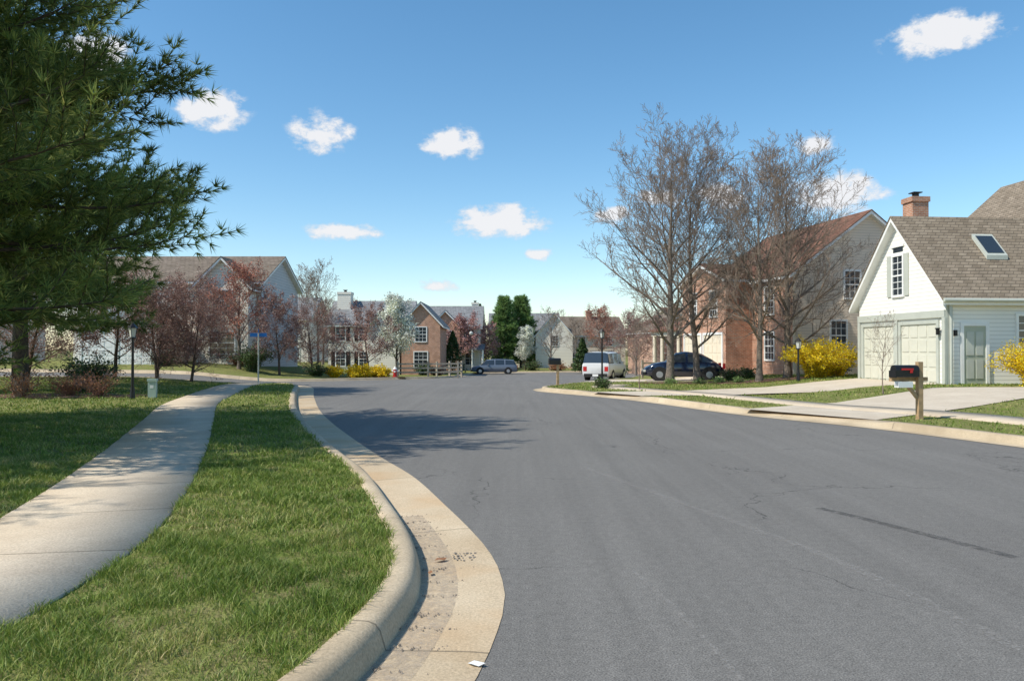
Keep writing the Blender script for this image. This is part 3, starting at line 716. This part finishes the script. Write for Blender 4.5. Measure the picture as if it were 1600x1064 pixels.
def garage(b, face, c, u0, u1, z0, z1, mat, trim='trim', rows=4, cols=4):
    f = lambda *a_: fbox(b, face, c, *a_); t = .13
    f('garage_frame', trim, u0 - t, u0, z0, z1 + t, -.01, .06); f('garage_frame', trim, u1, u1 + t, z0, z1 + t, -.01, .06)
    f('garage_frame', trim, u0, u1, z1, z1 + t, -.01, .058)
    f('garage_door', mat, u0, u1, z0, z1, -.02, .004)
    w = (u1 - u0) / cols; hh = (z1 - z0) / rows
    for i in range(cols):
        for j in range(rows):
            f('garage_door', mat, u0 + i * w + .06, u0 + (i + 1) * w - .06, z0 + j * hh + .06, z0 + (j + 1) * hh - .05, .004, .022)

def body(b, w, d, ze, zr, wall, roof, axis='x', ov=0.35, x0=0, y0=0, zb=-0.7, trim='trim', sides=None):
    x1, y1 = x0 + w, y0 + d; xm, ym = (x0 + x1) / 2, (y0 + y1) / 2
    sides = sides or {}
    wl = lambda k: sides.get(k, wall)
    if axis == 'y':
        b.poly('walls', wl('F'), [(x0, y0, zb), (x1, y0, zb), (x1, y0, ze), (xm, y0, zr), (x0, y0, ze)])
        b.poly('walls', wl('K'), [(x1, y1, zb), (x0, y1, zb), (x0, y1, ze), (xm, y1, zr), (x1, y1, ze)])
        b.poly('walls', wl('L'), [(x0, y1, zb), (x0, y0, zb), (x0, y0, ze), (x0, y1, ze)])
        b.poly('walls', wl('R'), [(x1, y0, zb), (x1, y1, zb), (x1, y1, ze), (x1, y0, ze)])
        sl = (zr - ze) / (w / 2); e = .06
        for sg in (-1, 1):
            xe = xm + sg * (w / 2 + ov); zz = ze - sl * ov
            P = [(xm, y0 - ov, zr + e), (xe, y0 - ov, zz + e), (xe, y1 + ov, zz + e), (xm, y1 + ov, zr + e)]
            P2 = [(xm, y0 - ov + .03, zr + e), (xe - sg * .03, y0 - ov + .03, zz + e + sl * .03), (xe - sg * .03, y1 + ov - .03, zz + e + sl * .03), (xm, y1 + ov - .03, zr + e)]
            b.slab('roof', roof, P, .05, -.06); b.slab('fascia', trim, P2, .17, -.008)
    else:
        b.poly('walls', wl('F'), [(x0, y0, zb), (x1, y0, zb), (x1, y0, ze), (x0, y0, ze)])
        b.poly('walls', wl('K'), [(x1, y1, zb), (x0, y1, zb), (x0, y1, ze), (x1, y1, ze)])
        b.poly('walls', wl('L'), [(x0, y1, zb), (x0, y0, zb), (x0, y0, ze), (x0, ym, zr), (x0, y1, ze)])
        b.poly('walls', wl('R'), [(x1, y0, zb), (x1, y1, zb), (x1, y1, ze), (x1, ym, zr), (x1, y0, ze)])
        sl = (zr - ze) / (d / 2); e = .06
        for sg in (-1, 1):
            ye = ym + sg * (d / 2 + ov); zz = ze - sl * ov
            P = [(x0 - ov, ym, zr + e), (x0 - ov, ye, zz + e), (x1 + ov, ye, zz + e), (x1 + ov, ym, zr + e)]
            P2 = [(x0 - ov + .03, ym, zr + e), (x0 - ov + .03, ye - sg * .03, zz + e + sl * .03), (x1 + ov - .03, ye - sg * .03, zz + e + sl * .03), (x1 + ov - .03, ym, zr + e)]
            b.slab('roof', roof, P, .05, -.06); b.slab('fascia', trim, P2, .17, -.008)

def chimney(b, x, y, z0, z1, w, mat='brick'):
    b.box('chimney', mat, x - w / 2, x + w / 2, y - w / 2, y + w / 2, z0, z1 - .22)
    b.box('chimney', mat, x - w / 2 - .05, x + w / 2 + .05, y - w / 2 - .05, y + w / 2 + .05, z1 - .22, z1)
    b.cyl('chimney_pot', 'black', (x, y, z1), (x, y, z1 + .18), .14, .14, 10)
    b.box('chimney_pot', 'black', x - .2, x + .2, y - .2, y + .2, z1 + .2, z1 + .24)

# white house on the right
b = B('white_house', 14.3, 32.0, 0.47, rad(-84.8))
body(b, 5.5, 14, 3.12, 6.1, 'white_siding', 'roof_tan', 'y', 0.32)
garage(b, 'F', 0, 0.38, 2.5, 0, 2.1, 'door_sage', 'greytrim', 4, 4); garage(b, 'F', 0, 2.95, 5.05, 0, 2.1, 'door_sage', 'greytrim', 4, 4)
b.box('trim_band', 'greytrim', -.02, 5.52, -.075, 0.0, 2.30, 2.55)
for x in (0.0, 2.62, 5.4): b.box('corner_boards', 'greytrim', x - .02, x + .14, -.07, 0, -.3, 2.30)
b.box('corner_boards', 'greytrim', 5.5, 5.53, 0.0, 0.16, -.3, 3.0)
win(b, 'F', 0, 2.75, 3.25, 0.62, 1.45, 'trim', 1, 6, shutters='greytrim')
fbox(b, 'F', 0, 'window_glass', 'glass', 2.44, 3.06, 4.86, 5.05, 0, .012); fbox(b, 'F', 0, 'window_frames', 'trim', 2.35, 3.15, 5.05, 5.13, 0, .05)
for x in (5.24,):
    b.box('wall_lantern', 'black', x - .045, x + .045, -.16, -.08, 1.70, 1.90); b.box('wall_lantern', 'black', x - .06, x + .06, -.18, -.06, 1.90, 1.94)
fbox(b, 'R', 5.5, 'door', 'door_green', 0.62, 1.42, 0.02, 2.0, -.01, .03)
for (z0, z1) in ((.2, .85), (1.0, 1.8)):
    for (u0, u1) in ((.72, .98), (1.06, 1.32)): fbox(b, 'R', 5.5, 'door', 'greytrim', u0, u1, z0, z1, .03, .05)
for (u0, u1, z0, z1) in ((.5, .62, 0, 2.12), (1.42, 1.54, 0, 2.12), (.62, 1.42, 2.0, 2.12)): fbox(b, 'R', 5.5, 'door_frame', 'trim', u0, u1, z0, z1, -.01, .06)
fbox(b, 'R', 5.5, 'door_step', 'curb', .35, 1.7, -.45, -.03, .0, .6)
fbox(b, 'R', 5.5, 'foundation', 'curb', .0, 13.9, -.6, -.06, .0, .03)
fbox(b, 'R', 5.5, 'wall_lantern', 'black', .26, .34, 1.66, 1.86, .02, .12)
win(b, 'R', 5.5, 3.0, 1.35, 0.75, 1.0, 'trim', 1, 4); win(b, 'R', 5.5, 6.0, 1.0, 0.9, 1.3, 'trim', 2, 4); win(b, 'R', 5.5, 9, 1.0, 0.9, 1.3, 'trim', 2, 4)
b.cyl('downspout', 'greytrim', (5.6, 0.12, -.3), (5.6, 0.12, 2.85), .05, .05, 8)
b.cyl('rain_gutter', 'greytrim', (5.86, -.3, 2.86), (5.86, 14.3, 2.86), .07, .07, 8)
sl = (6.1 - 3.12) / 2.75
def rp(x, y, up=0): return (x + up * .735, y, 6.1 - sl * (x - 2.75) + 0.13 + up * .678)
for (xa, xb, ya, yb, m, u) in ((3.55, 4.35, 2.3, 3.1, 'greytrim', .12), (3.63, 4.27, 2.38, 3.02, 'glass', .14)):
    P = [rp(xa, ya, u), rp(xb, ya, u), rp(xb, yb, u), rp(xa, yb, u)]; b.slab('skylight', m, P, .16 if m != 'glass' else .02)
body(b, 10, 9, 5.4, 9.3, 'white_siding', 'roof_tan', 'x', 0.35, x0=-6.0, y0=6.6)
chimney(b, -1.3, 3.3, 0, 7.75, 0.72)
b.box('walls', 'white_siding', -3.5, 0.2, 2.6, 8, -0.5, 4.2)
b.fin()

# brick and siding house
b = B('brick_house', 14.1, 39.0, 0.36, rad(12))
body(b, 8.6, 9.6, 5.2, 8.35, 'beige_siding', 'roof_red', 'y', 0.3, sides={'L': 'brick', 'K': 'brick'})
win(b, 'F', 0, 3.35, 3.95, 0.85, 1.35); win(b, 'F', 0, 2.55, 1.3, 0.85, 1.45); win(b, 'F', 0, 6.4, 1.3, .85, 1.45); win(b, 'F', 0, 6.2, 3.95, .85, 1.35)
b.box('corner_boards', 'cream', -.02, .12, -.04, 0, -.4, 5.1)
body(b, 1.6, 5.6, 5.2, 6.2, 'brick', 'roof_red', 'x', 0.25, x0=-1.6, y0=4.0)
garage(b, 'L', -1.6, 4.4, 6.6, 0, 2.15, 'cream', 'trim'); garage(b, 'L', -1.6, 7.0, 9.2, 0, 2.15, 'cream', 'trim')
win(b, 'L', -1.6, 5.4, 3.2, 0.85, 1.4); win(b, 'L', -1.6, 8.0, 3.2, 0.85, 1.4); win(b, 'L', 0, 2.2, 3.2, 0.85, 1.4); win(b, 'L', 0, 2.2, .8, 0.85, 1.4)
b.slab('porch_roof', 'roof_red', [(-1.9, 9.9, 2.6), (1.5, 9.9, 3.5), (1.5, 14.5, 3.5), (-1.9, 14.5, 2.6)], .12)
b.box('porch_beam', 'cream', -1.7, -1.45, 9.9, 14.4, 2.2, 2.5)
for y_ in (10.2, 11.5, 12.8, 14.1): b.cyl('porch_columns', 'cream', (-1.58, y_, -.6), (-1.58, y_, 2.2), .14, .12, 12)
b.box('walls', 'beige_siding', 1.0, 5, 9.8, 14.4, -.7, 3.3)
b.fin()

def simple_house(name, x, y, z, rz, w, d, ze, zr, wall, roof, axis, sides=None, wins=(), chim=None, door=None, shutters=None):
    b = B(name, x, y, z, rz); body(b, w, d, ze, zr, wall, roof, axis, sides=sides)
    for (face, u, zz, ww, hh) in wins:
        win(b, face, {'F': 0, 'L': 0, 'R': w, 'K': d}[face], u, zz, ww, hh, 'trim', 1, 4, shutters)
    if chim: chimney(b, *chim)
    return b
b = simple_house('grey_house', -29.5, 52.3, .72, 0, 12.6, 9, 5.6, 7.65, 'cream_siding', 'roof_brown', 'x', {'R': 'grey_siding'},
                 [('F', u, z, .9, 1.4) for u in (1.5, 8.2) for z in (.7, 3.5)] + [('F', 5.2, 3.9, .9, 1.3), ('R', 4, 3.6, .8, 1.2)])
body(b, 5.0, 4, 2.7, 4.2, 'white_siding', 'roof_brown', 'y', x0=2.4, y0=-4)
garage(b, 'F', -4, 2.8, 4.7, 0, 2.1, 'trim'); garage(b, 'F', -4, 5.1, 7.0, 0, 2.1, 'trim')
body(b, 3.4, 1.6, 5.2, 6.9, 'cream_siding', 'roof_brown', 'y', x0=8.9, y0=-1.6); win(b, 'F', -1.6, 10.6, 3.5, 1.2, 1.3); win(b, 'F', -1.6, 10.6, .7, 1.6, 1.4)
b.fin()
b = simple_house('white_colonial_house', -17.5, 74, -.55, 0, 7.6, 8, 4.7, 7.0, 'cream_siding', 'roof_grey', 'x', None,
                 [('F', u, z, .85, 1.3) for u in (1.2, 3.4, 5.8) for z in (.7, 3.1)], shutters='black')
body(b, 3.6, 7, 4.7, 6.6, 'brick', 'roof_grey', 'y', x0=7.2, y0=-1.5)
win(b, 'F', -1.5, 9.0, 3.0, 1.0, 1.3); win(b, 'F', -1.5, 9.0, .6, 1.2, 1.4)
chimney(b, 1.0, 3.0, 4, 7.9, 1.3, 'cream_siding'); body(b, 3.0, 2, 4.4, 6.2, 'cream_siding', 'roof_grey', 'y', x0=4.0, y0=-1.4); b.fin()
b = simple_house('townhouse', -11.6, 92, -.75, 0, 7.8, 8, 5.2, 7.7, 'cream_siding', 'roof_grey', 'x', None,
                 [('F', u, z, 1.0, 1.4) for u in (1.2, 6.6) for z in (.7, 3.3)])
body(b, 3.4, 2.2, 5.2, 6.9, 'brick', 'roof_grey', 'y', x0=2.2, y0=-2.2); win(b, 'F', -2.2, 3.9, 3.2, 1.3, 1.4); win(b, 'F', -2.2, 3.9, .6, 1.3, 1.4)
b.slab('porch_roof', 'roof_grey', [(5.5, -2, 2.5), (8.4, -2, 2.5), (8.4, 0, 3.1), (5.5, 0, 3.1)], .15)
for x_ in (5.7, 7.0, 8.2): b.cyl('porch_columns', 'trim', (x_, -1.9, 0), (x_, -1.9, 2.4), .12, .12, 10)
chimney(b, 7.0, 5, 4, 8.3, .8, 'cream_siding'); b.fin()
b = simple_house('grey_roof_house', -3.0, 108, -.75, 0, 9.5, 9, 4.6, 7.6, 'cream_siding', 'roof_grey', 'x', None, [('F', u, .8, 1, 1.4) for u in (1.5, 4, 7)])
body(b, 5.0, 3, 4.4, 7.4, 'cream_siding', 'roof_grey', 'y', x0=6.2, y0=-3); win(b, 'F', -3, 8.7, 3.0, 1, 1.3); chimney(b, 4.0, 4.5, 5, 8.4, .8, 'cream_siding'); b.fin()
b = simple_house('brown_roof_house', 7.6, 112, -.75, rad(8), 9, 9, 4.6, 7.3, 'beige_siding', 'roof_brown', 'x', None, [('F', u, 3.0, 1, 1.3) for u in (2.5, 6.5)] + [('F', u, .7, 1, 1.3) for u in (1.5, 4.5, 7.5)], chim=(4.5, 4, 6, 8.3, .8)); b.fin()
b = simple_house('orange_brick_house', 14.2, 78, -.6, rad(10), 6.5, 8, 4.2, 6.0, 'brick2', 'roof_brown', 'y', None, [('F', 1.6, 2.8, .9, 1.2), ('F', 4.8, 2.8, .9, 1.2), ('F', 1.6, .6, .9, 1.3), ('F', 4.8, .6, .9, 1.3)], chim=(3.3, 3, 5, 6.9, .7)); b.fin()
b = simple_house('brown_roof_house', 20, 92, -.6, rad(14), 12, 9, 4.8, 7.4, 'beige_siding', 'roof_red', 'x', None, [('F', u, z, 1, 1.3) for u in (1.5, 4.5, 7.5, 10.5) for z in (.7, 3.1)]); b.fin()
b = simple_house('beige_house', -34, 84, -.1, 0, 12, 9, 5.2, 7.6, 'cream_siding', 'roof_grey', 'x', None, [('F', u, z, 1, 1.3) for u in (1.5, 4.5, 7.5, 10.5) for z in (.7, 3.3)]); b.fin()
b = simple_house('beige_house', -48, 51, .7, 0, 12, 9, 5.2, 7.6, 'grey_siding', 'roof_grey', 'x', None, [('F', u, z, 1, 1.3) for u in (1.5, 4.5, 7.5, 10.5) for z in (.7, 3.3)]); b.fin()

# ------------------------------------------------------------------ street furniture
b = B('mailbox', 8.95, 17.1, hz(8.95, 17.1), rad(8))
b.box('post', 'post', -.055, .055, -.055, .055, -.1, 1.26); b.box('arm', 'post', -.62, .25, .06, .15, .83, .92)
V, F = b.g('brace', 'post'); i = len(V)
for y_ in (-.03, .03): V += [(-.40, y_, .83), (-.30, y_, .83), (-.055, y_, .52), (-.055, y_, .42)]
F += [tuple(i + k for k in f) for f in ((0, 1, 2, 3), (4, 5, 6, 7), (0, 1, 5, 4), (1, 2, 6, 5), (2, 3, 7, 6), (3, 0, 4, 7))]
V, F = b.g('box', 'black'); i = len(V)
prof = [(-.11, 0), (.11, 0)] + [(.11 * math.cos(t), .15 + .11 * math.sin(t)) for t in np.linspace(0, math.pi, 9)]
for x_ in (-.62, -.07): V += [(x_, p[0] , .93 + p[1]) for p in prof]
m = len(prof); F += [tuple(i + k for k in range(m)), tuple(i + m + k for k in range(m))] + [(i + k, i + (k + 1) % m, i + m + (k + 1) % m, i + m + k) for k in range(m)]
b.box('door_lip', 'black', -.645, -.62, -.12, .12, .92, 1.07)
b.box('flag', 'red', -.50, -.22, -.128, -.118, 1.08, 1.12); b.box('flag', 'red', -.30, -.24, -.128, -.118, 1.02, 1.12)
b.box('newspaper_tube', 'trim', -.56, -.22, -.09, .05, .70, .715); b.box('newspaper_tube', 'trim', -.56, -.22, -.10, -.09, .70, .83); b.box('newspaper_tube', 'trim', -.56, -.22, .04, .055, .70, .83)
b.fin()
b = B('mailbox', 2.0, 34.0, hz(2.0, 34), rad(10))
b.box('post', 'post', -.05, .05, -.05, .05, -.1, .95); b.box('box', 'black', -.4, .12, -.1, .1, .9, 1.08); b.cyl('box', 'black', (-.4, 0, 1.08), (.12, 0, 1.08), .1, .1, 12); b.fin()

def lamp(name, x, y, H, globe=False):
    b = B(name, x, y, hz(x, y)); b.cyl('pole', 'black', (0, 0, -.1), (0, 0, H - .4), .05, .035, 10); b.cyl('base', 'black', (0, 0, -.05), (0, 0, .35), .09, .06, 10)
    if globe:
        for k in range(5):
            a0, a1 = -math.pi / 2 + math.pi * k / 5, -math.pi / 2 + math.pi * (k + 1) / 5
            b.cyl('globe', 'lampglass', (0, 0, H - .2 + .22 * math.sin(a0)), (0, 0, H - .2 + .22 * math.sin(a1)), max(.01, .22 * math.cos(a0)), max(.01, .22 * math.cos(a1)), 12)
    else:
        b.cyl('lantern_glass', 'lampglass', (0, 0, H - .38), (0, 0, H - .1), .08, .12, 6); b.cyl('lantern_cap', 'black', (0, 0, H - .1), (0, 0, H + .06), .16, .02, 6); b.cyl('lantern_base', 'black', (0, 0, H - .42), (0, 0, H - .38), .1, .1, 6)
        for k in range(4):
            t = k * math.pi / 2; b.cyl('lantern_bars', 'black', (.085 * math.cos(t), .085 * math.sin(t), H - .38), (.125 * math.cos(t), .125 * math.sin(t), H - .1), .01, .01, 4)
    b.fin()
lamp('lamp_post', -11.8, 24.2, 2.3); lamp('lamp_post', 4.4, 38.0, 2.55); lamp('lamp_post', 12.0, 32.6, 1.75); lamp('street_lamp', -4.6, 87.5, 4.5, True)

b = B('utility_pedestal', -11.5, 24.9, hz(-11.5, 24.9), .2)
b.box('body', 'box_green', -.12, .12, -.1, .1, -.05, .52); b.box('cap', 'box_green', -.14, .14, -.12, .12, .52, .60); b.box('label', 'trim', -.05, .05, -.106, -.1, .3, .4); b.fin()

b = B('street_name_sign', -12.0, 36.8, hz(-12.0, 36.8), .3)
b.cyl('pole', 'greytrim', (0, 0, -.1), (0, 0, 2.35), .035, .035, 8); b.box('name_plate', 'signblue', -.38, .38, -.015, .015, 2.18, 2.36); b.box('cross_plate', 'signblue', -.015, .015, -.38, .38, 2.38, 2.54); b.fin()

b = B('fire_hydrant', -8.0, 53.2, hz(-8, 53.2))
b.cyl('barrel', 'red', (0, 0, -.05), (0, 0, .55), .13, .12, 12); b.cyl('base_flange', 'red', (0, 0, 0), (0, 0, .07), .19, .19, 12); b.cyl('bonnet', 'trim', (0, 0, .55), (0, 0, .72), .15, .05, 12)
b.cyl('nozzles', 'trim', (-.22, 0, .42), (.22, 0, .42), .06, .06, 8); b.cyl('nozzles', 'trim', (0, -.22, .40), (0, 0, .40), .07, .07, 8); b.fin()

def fence(x, y, rz, n, L=2.3):
    b = B('rail_fence', x, y, hz(x, y), rz)
    for i in range(n + 1): b.box('posts', 'fence', i * L - .07, i * L + .07, -.06, .06, -.3, 1.15)
    for i in range(n):
        for z_ in (.3, .62, .94): b.box('rails', 'fence', i * L + .07, (i + 1) * L - .07, -.03, .03, z_ - .05, z_ + .06)
    b.fin()
fence(-8.6, 58.5, .25, 2); fence(-5.9, 61.0, 1.2, 2); fence(8.3, 49.5, .3, 2)

# ------------------------------------------------------------------ cars
def car(name, x, y, rz, paint, st, L, wheels, wr=.32, rack=False, hw=.86, road=False):
    b = B(name, x, y, hz(x, y, 0.0 if road else 0.145), rz)
    ring = []
    for (s_, zb, zbelt, zr, w, wrf, fl) in st:
        xx = s_ * L - L / 2
        half = [(w * .80, zb), (w * .97, zb + .10), (w, (zb + zbelt) / 2), (w * .985, zbelt - .06), (w * .95, zbelt), (wrf, zr - .07 if zr > zbelt + .1 else zr - .01), (wrf * .72, zr)]
        ring.append([(xx, -a_, z_) for a_, z_ in half] + [(xx, a_, z_) for a_, z_ in reversed(half)])
    k = len(ring[0])
    for i in range(len(ring) - 1):
        fl = st[i][6]
        for j in range(k):
            j2 = (j + 1) % k
            mt, pt = paint, 'body'
            side = j in (4, 8); top = j in (5, 6, 7)
            if fl == 'wind' and (side or top): mt, pt = 'glass', 'windows'
            if fl == 'side' and side: mt, pt = 'glass', 'windows'
            b.poly(pt, mt, [ring[i][j], ring[i + 1][j], ring[i + 1][j2], ring[i][j2]])
    b.poly('body', paint, ring[0]); b.poly('body', paint, ring[-1])
    for wx in wheels:
        for sg in (-1, 1):
            yo = sg * hw
            b.cyl('wheel_arches', 'rubber', (wx, yo - sg * .1, wr + .02), (wx, yo + sg * .008, wr + .02), wr + .06, None, 20)
            b.cyl('tyres', 'rubber', (wx, yo - sg * .2, wr), (wx, yo + sg * .03, wr), wr, None, 20)
            b.cyl('rims', 'chrome', (wx, yo, wr), (wx, yo + sg * .04, wr), wr * .6, wr * .5, 14)
    zl = st[1][2] - .12
    for sg in (-1, 1):
        b.box('headlights', 'lampglass', -L / 2 - .01, -L / 2 + .1, sg * hw * .5, sg * hw * .82, zl - .12, zl + .02)
        b.box('tail_lights', 'red', L / 2 - .1, L / 2 + .015, sg * hw * .66, sg * hw * .92, .62, .9)
        xm = -L * .14; b.box('mirrors', paint, xm - .06, xm + .08, sg * hw, sg * (hw + .17), st[3][2] - .02, st[3][2] + .12)
    b.box('bumpers', 'rubber', -L / 2 - .05, -L / 2 + .1, -hw * .85, hw * .85, .28, .46); b.box('bumpers', 'rubber', L / 2 - .1, L / 2 + .05, -hw * .85, hw * .85, .28, .46)
    b.box('licence_plate', 'trim', L / 2 + .05, L / 2 + .06, -.18, .18, .3, .44)
    if rack:
        for sg in (-1, 1): b.cyl('roof_rack', 'black', (-L * .05, sg * .5, st[6][3] + .06), (L * .38, sg * .5, st[6][3] + .06), .02, .02, 6)
    b.fin(('body',))

beetle = [(0, .38, .55, .56, .55, .4, 'b'), (.03, .25, .68, .70, .70, .5, 'b'), (.14, .22, .86, .90, .82, .55, 'b'), (.27, .22, .94, 1.0, .86, .6, 'wind'), (.40, .22, .95, 1.42, .86, .58, 'side'),
          (.52, .22, .96, 1.50, .86, .58, 'b'), (.545, .22, .96, 1.50, .86, .58, 'side'), (.72, .22, .96, 1.40, .86, .57, 'wind'), (.86, .22, .93, 1.08, .84, .55, 'b'), (.95, .25, .78, .82, .74, .5, 'b'), (1, .38, .58, .60, .6, .4, 'b')]
car('parked_car', 8.9, 40.6, rad(-6), 'carblue', beetle, 4.1, (-1.25, 1.25), .33)
wag = [(0, .35, .60, .62, .70, .6, 'b'), (.03, .25, .74, .78, .82, .7, 'b'), (.20, .22, .92, .96, .86, .72, 'wind'), (.33, .22, .96, 1.50, .87, .64, 'side'), (.50, .22, .97, 1.58, .87, .64, 'b'), (.52, .22, .97, 1.58, .87, .64, 'side'),
       (.72, .22, .98, 1.57, .87, .64, 'b'), (.74, .22, .98, 1.57, .87, .64, 'side'), (.93, .22, .98, 1.48, .87, .62, 'wind'), (.985, .24, .95, 1.0, .84, .66, 'b'), (1, .35, .80, .84, .78, .62, 'b')]
van = [(0, .35, .66, .68, .72, .6, 'b'), (.03, .28, .84, .88, .84, .7, 'b'), (.20, .26, 1.04, 1.08, .88, .76, 'wind'), (.31, .26, 1.06, 1.72, .89, .74, 'side'), (.48, .26, 1.07, 1.80, .89, .74, 'b'), (.50, .26, 1.07, 1.80, .89, .74, 'side'),
       (.70, .26, 1.08, 1.80, .89, .74, 'b'), (.72, .26, 1.08, 1.80, .89, .74, 'side'), (.955, .26, 1.08, 1.76, .89, .73, 'wind'), (.99, .28, 1.06, 1.12, .87, .80, 'b'), (1, .35, .90, .94, .82, .72, 'b')]
car('parked_wagon', -1.9, 82.5, rad(4), 'carnavy', wag, 4.8, (-1.5, 1.45), .34, True, road=True)
car('parked_van', 6.0, 50.0, rad(-112), 'carwhite', van, 4.6, (-1.4, 1.4), .35, True, road=True)

# ------------------------------------------------------------------ sky, sun
w = bpy.data.worlds.new("World"); scene.world = w; w.use_nodes = True
try:
    w.cycles.sampling_method = 'MANUAL'; w.cycles.sample_map_resolution = 512
except Exception: pass
t = w.node_tree; t.nodes.clear(); nn = t.nodes.new; ll = t.links.new
out = nn('ShaderNodeOutputWorld'); bg = nn('ShaderNodeBackground'); bg.inputs[1].default_value = 0.15
sky = nn('ShaderNodeTexSky'); sky.sky_type = 'NISHITA'; sky.sun_disc = False
SUN_EL = rad(49); sx, sy = -0.93, -0.37
sky.sun_elevation = SUN_EL; sky.sun_rotation = math.atan2(sx, sy) % (2 * math.pi); sky.altitude = 100; sky.air_density = 1.0; sky.dust_density = 0.3; sky.ozone_density = 1.6
hs = nn('ShaderNodeHueSaturation'); hs.inputs['Hue'].default_value = 0.492; hs.inputs['Saturation'].default_value = 1.22; hs.inputs['Value'].default_value = 1.16
ll(sky.outputs[0], hs.inputs['Color']); ll(hs.outputs[0], bg.inputs[0])
tc = nn('ShaderNodeTexCoord')
def M2(op, a_, b_=None, clamp=False):
    m = nn('ShaderNodeMath'); m.operation = op; m.use_clamp = clamp
    for i, v in enumerate((a_, b_)):
        if v is None: continue
        if hasattr(v, 'links'): ll(v, m.inputs[i])
        else: m.inputs[i].default_value = v
    return m.outputs[0]
clouds = [(29.1, 19.6, 3.7, 1.35), (-21, 16.2, 2.5, 1.5), (-13.9, 15.2, 2.5, 1.6), (-4.6, 14.8, 2.2, 1.2), (-12, 8.4, 3.0, .85), (-.8, 9.4, 3.6, 1.3), (2, 7, 1.1, .6), (-5.3, 4.6, 1.5, .6),
          (22.5, 10.6, 3.6, 1.6), (21.2, 13.9, 1.6, 1.0), (15, 11, 2.4, 1.0), (7.3, 9.6, 1.4, .8), (-28, 18.5, 2.2, 1.6), (10.7, 10.9, 2.0, .8)]
wn = nn('ShaderNodeTexNoise'); wn.inputs['Scale'].default_value = 22; wn.inputs['Detail'].default_value = 4; ll(tc.outputs['Generated'], wn.inputs['Vector'])
w1 = nn('ShaderNodeVectorMath'); w1.operation = 'SUBTRACT'; ll(wn.outputs[1], w1.inputs[0]); w1.inputs[1].default_value = (.5, .5, .5)
w2 = nn('ShaderNodeVectorMath'); w2.operation = 'SCALE'; ll(w1.outputs[0], w2.inputs[0]); w2.inputs['Scale'].default_value = 0.03
w3 = nn('ShaderNodeVectorMath'); w3.operation = 'ADD'; ll(w2.outputs[0], w3.inputs[0]); ll(tc.outputs['Generated'], w3.inputs[1]); DIR = w3.outputs[0]
mask = None
for az, el, a_, c_ in clouds:
    az, el = rad(az), rad(el); cd = Vector((math.sin(az) * math.cos(el), math.cos(az) * math.cos(el), math.sin(el)))
    right = Vector((math.cos(az), -math.sin(az), 0)); up = right.cross(cd)
    if c_ < 1.3: right, up = (right + up * 0.12), up
    d1 = nn('ShaderNodeVectorMath'); d1.operation = 'DOT_PRODUCT'; ll(DIR, d1.inputs[0]); d1.inputs[1].default_value = right / rad(a_)
    d2 = nn('ShaderNodeVectorMath'); d2.operation = 'DOT_PRODUCT'; ll(DIR, d2.inputs[0]); d2.inputs[1].default_value = up / rad(c_)
    o2 = 0.0 if c_ >= 1.3 else 0.12 * right.dot(cd)
    q = M2('SQRT', M2('ADD', M2('MULTIPLY', d1.outputs['Value'], d1.outputs['Value']), M2('MULTIPLY', d2.outputs['Value'], d2.outputs['Value'])))
    v = M2('SUBTRACT', 1.0, q)
    mask = v if mask is None else M2('MAXIMUM', mask, v)
sepd = nn('ShaderNodeSeparateXYZ'); ll(tc.outputs['Generated'], sepd.inputs[0])
mask = M2('SUBTRACT', mask, M2('MULTIPLY', M2('LESS_THAN', sepd.outputs[1], 0.0), 50.0))
mask = M2('MAXIMUM', mask, -2.0)
mp = nn('ShaderNodeMapping'); mp.inputs['Scale'].default_value = (1, 1, 1.6); ll(tc.outputs['Generated'], mp.inputs[0])
nz = nn('ShaderNodeTexNoise'); nz.inputs['Scale'].default_value = 38; nz.inputs['Detail'].default_value = 6; nz.inputs['Roughness'].default_value = 0.65; ll(mp.outputs[0], nz.inputs['Vector'])
dens = M2('ADD', M2('MULTIPLY', mask, 1.6), M2('MULTIPLY', M2('SUBTRACT', nz.outputs[0], 0.495), 3.2))
rp_ = nn('ShaderNodeValToRGB'); rp_.color_ramp.elements[0].position = 0.08; rp_.color_ramp.elements[1].position = 0.80; ll(dens, rp_.inputs[0])
gate = M2('MULTIPLY', rp_.outputs[0], M2('MULTIPLY', M2('ADD', mask, 0.15), 3.0, True), True)
cb = nn('ShaderNodeBackground'); cr = nn('ShaderNodeValToRGB'); cr.color_ramp.elements[0].color = (.70, .79, .90, 1); cr.color_ramp.elements[1].color = (.98, .98, 1, 1)
cr.color_ramp.elements[0].position = .2; cr.color_ramp.elements[1].position = 0.9; ll(dens, cr.inputs[0]); ll(cr.outputs[0], cb.inputs[0]); cb.inputs[1].default_value = 0.92
ms = nn('ShaderNodeMixShader'); ll(M2('MULTIPLY', gate, .95), ms.inputs[0]); ll(bg.outputs[0], ms.inputs[1]); ll(cb.outputs[0], ms.inputs[2]); ll(ms.outputs[0], out.inputs[0])

sun = bpy.data.lights.new('sun', 'SUN'); sun.energy = 5.0; sun.angle = rad(0.5); sun.color = (1.0, 0.94, 0.83)
so = link(bpy.data.objects.new('sun', sun)); dirv = Vector((sx * math.cos(SUN_EL), sy * math.cos(SUN_EL), math.sin(SUN_EL)))
so.rotation_euler = dirv.to_track_quat('Z', 'Y').to_euler(); so.location = (-20, -5, 30)

cam = bpy.data.cameras.new('camera'); cam.sensor_width = 23.7; cam.lens = 18.0; cam.clip_end = 8000; cam.clip_start = 0.05
co = link(bpy.data.objects.new('camera', cam)); co.location = (0, 0, 1.65); co.rotation_euler = (rad(90.7), 0, 0)
scene.camera = co
scene.view_settings.view_transform = 'Standard'; scene.view_settings.look = 'None'; scene.view_settings.exposure = 0
